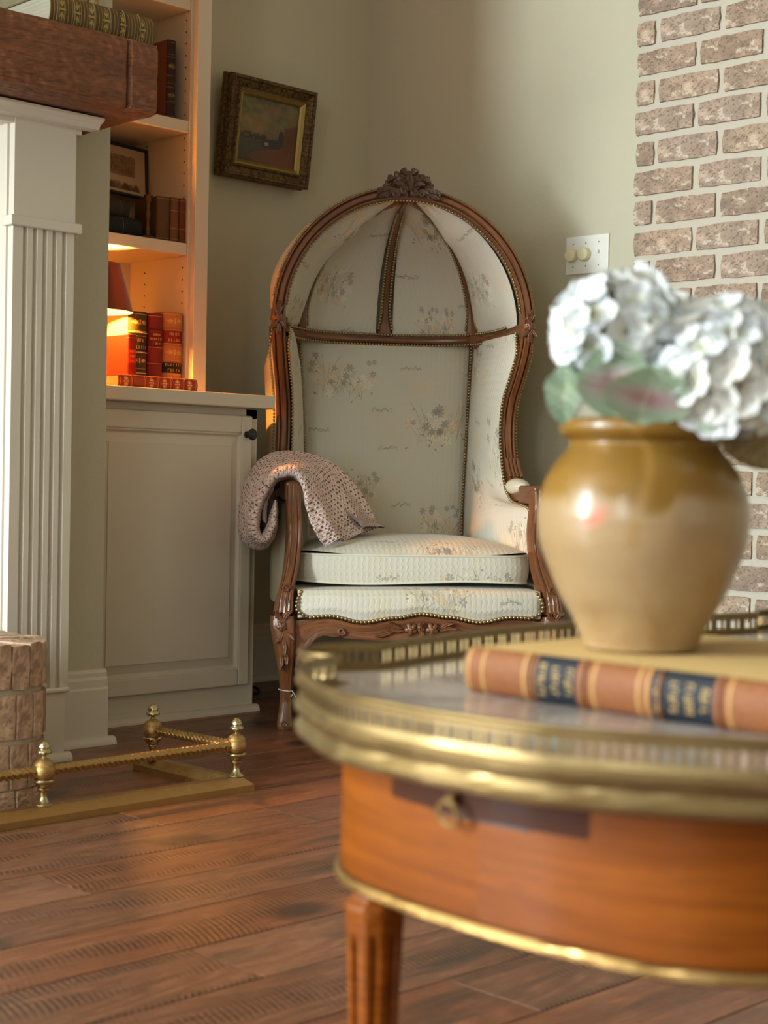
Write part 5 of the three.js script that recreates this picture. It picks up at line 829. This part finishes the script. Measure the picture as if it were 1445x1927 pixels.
{
  const petalMat = phys({ vertexColors: true, roughness: 0.7, side: THREE.DoubleSide, transmission: 0.3, thickness: 0 }), leafMat = (tex) => phys({ map: tex, roughness: 0.6, side: THREE.DoubleSide, transmission: 0.25, thickness: 0 });
  const stemMat = std({ color: '#5d6a3e', roughness: 0.7 });
  const petal = (L, w, cup, ang, tint) => {
    const g = grid(6, 6, (u, v) => { const q = (u - 0.5) * 2, half = w * Math.sin(Math.PI * Math.min(1, 0.12 + v * 0.8)) ** 0.6, r = 0.0015 + v * L; return V(q * half, cup * (v * v * 0.9) + 0.0035 * q * q * Math.sin(v * 3) + 0.001 * Math.sin(v * 9 + q * 3), r); });
    const c = new Float32Array(49 * 3); for (let j = 0; j <= 6; j++) for (let i = 0; i <= 6; i++) { const t = smooth(0, 0.5, j / 6), o = (j * 7 + i) * 3; for (let e = 0; e < 3; e++) c[o + e] = mix(tint[0][e], tint[1][e], t); }
    g.setAttribute('color', new THREE.BufferAttribute(c, 3)); return g.rotateY(ang).toNonIndexed();
  };
  const floretGeo = Array.from({ length: 5 }, (_, k) => {
    const n = k % 2 ? 4 : 5, tint = [[[0.5, 0.47, 0.26], [0.77, 0.8, 0.81]], [[0.46, 0.46, 0.26], [0.75, 0.79, 0.83]], [[0.56, 0.5, 0.34], [0.83, 0.83, 0.81]], [[0.5, 0.5, 0.3], [0.75, 0.79, 0.83]], [[0.54, 0.46, 0.36], [0.83, 0.82, 0.78]]][k];
    return mergeGeometries(Array.from({ length: n }, (_, i) => petal(rr(0.0165, 0.02), rr(0.0095, 0.0115), rr(0.004, 0.009), i / n * 6.283 + rr(-0.15, 0.15), tint)));
  });
  const leafTex = (a, b, pink) => drawn(128, 256, (g, w, h) => { g.fillStyle = a; g.fillRect(0, 0, w, h); const q = g.createRadialGradient(w / 2, h * 0.55, 4, w / 2, h * 0.55, w * 0.55); q.addColorStop(0, pink); q.addColorStop(0.55, b); q.addColorStop(1, a); g.fillStyle = q; g.fillRect(0, 0, w, h); g.strokeStyle = 'rgba(206,214,186,.7)'; g.lineWidth = 2.5; g.beginPath(); g.moveTo(w / 2, 0); g.lineTo(w / 2, h); g.stroke(); g.lineWidth = 1.4; for (let i = 1; i < 9; i++) for (const s of [-1, 1]) { g.beginPath(); g.moveTo(w / 2, i * h / 9); g.quadraticCurveTo(w / 2 + s * w * 0.25, i * h / 9 - 10, w / 2 + s * w * 0.5, i * h / 9 - 34); g.stroke(); } });
  const leaf = (L, w, droop, fold) => grid(10, 16, (u, v) => { const q = (u - 0.5) * 2, half = w * Math.sin(Math.PI * Math.min(1, 0.04 + 0.96 * v)) ** 0.75 * (1 + 0.03 * Math.sin(v * 60)); return V(q * half, L * v - 0, -droop * v * v + fold * Math.abs(q) * half + 0.002 * Math.sin(v * 14 + q * 3)); }, (u, v) => [u, v]);
  const greenLeaf = leafMat(leafTex('#93a98e', '#a69a94', '#a8747c')), darkLeaf = leafMat(leafTex('#5c6f52', '#66785c', '#75855f')), tanLeaf = leafMat(leafTex('#8f7a50', '#9c875c', '#a8946a'));
  // heads placed about the jar's mouth; local frame: +x to the right of the picture, +z towards the viewer
  const head = (label, c, r, n, s, leaves) => {
    const o = thing('hydrangea', label, 'flower', JAR, -44.3 * Math.PI / 180, 'hydrangeas in the stoneware jar'), sd = seed; seed = s;
    for (let i = 0; i < n; i++) { // florets spread evenly over the ball, thinner below
      const y = 1 - 1.72 * (i + 0.5) / n, a = i * 2.39996 + rr(-0.2, 0.2), q = Math.sqrt(Math.max(0, 1 - y * y)), d = V(q * Math.cos(a), y, q * Math.sin(a)), f = part('floret', floretGeo[Math.floor(rnd() * 5)], petalMat, o), k = r * rr(0.86, 1.06);
      f.position.set(c[0] + d.x * k * 1.08, c[1] + d.y * k * 0.92, c[2] + d.z * k); f.quaternion.setFromUnitVectors(V(0, 1, 0), d.clone().add(V(rr(-0.3, 0.3), rr(-0.3, 0.3), rr(-0.3, 0.3))).normalize()); f.rotateY(rnd() * 6); f.scale.setScalar(rr(0.9, 1.15));
    }
    const st = [[0.1 * c[0], 0.06, 0.1 * c[2]], [0.4 * c[0], 0.17, 0.4 * c[2]], [c[0], c[1], c[2]]], L = [tube(st, 0.0032, 7, 24)];
    for (let i = 0; i < 14; i++) { const a = i * 2.4, q = 0.5 + 0.4 * (i % 3) / 2; L.push(tube([[c[0] * 0.8, c[1] - r * 0.7, c[2] * 0.8], [c[0] + Math.cos(a) * r * 0.4 * q, c[1] - r * 0.2, c[2] + Math.sin(a) * r * 0.4 * q], [c[0] + Math.cos(a) * r * 0.85 * q, c[1] + r * 0.2, c[2] + Math.sin(a) * r * 0.85 * q]], 0.0012, 5, 8)); }
    part('stem', L, stemMat, o);
    for (const [m, p, L2, w, droop, rot, fold = 0.25] of leaves) { const lf = part('leaf', leaf(L2, w, droop, fold), m, o); lf.position.set(...p); lf.rotation.set(...rot, 'ZYX'); }
    seed = sd; return o;
  };
  head('white hydrangea on the left of the jar, above green and pink leaves', [-0.024, 0.257, 0.012], 0.045, 64, 11, [[greenLeaf, [-0.03, 0.186, 0.046], 0.062, 0.03, -0.006, [0.1, -0.1, 0.1]], [greenLeaf, [-0.016, 0.181, 0.066], 0.05, 0.036, -0.012, [0.3, 0.1, -0.15]], [darkLeaf, [-0.066, 0.232, 0.02], 0.052, 0.018, 0.006, [0, 0.7, 3.05]]]);
  head('white hydrangea leaning out over the right rim of the jar, nearest the viewer', [0.06, 0.224, 0.04], 0.054, 72, 23, [[tanLeaf, [0.088, 0.232, 0.0], 0.085, 0.036, 0.008, [0.1, 0.2, 3.35]], [greenLeaf, [0.012, 0.182, 0.062], 0.045, 0.026, -0.008, [0.3, 0, -0.6]]]);
  head('white hydrangea at the back of the jar, half hidden by the two in front', [0.03, 0.246, -0.045], 0.045, 52, 37, [[tanLeaf, [0.085, 0.215, -0.05], 0.075, 0.03, 0.008, [0, 0.3, 3.6]]]);
}
scene.traverse((o) => { if (o.isMesh) { o.castShadow = true; o.receiveShadow = true; } });
renderer.render(scene, camera);
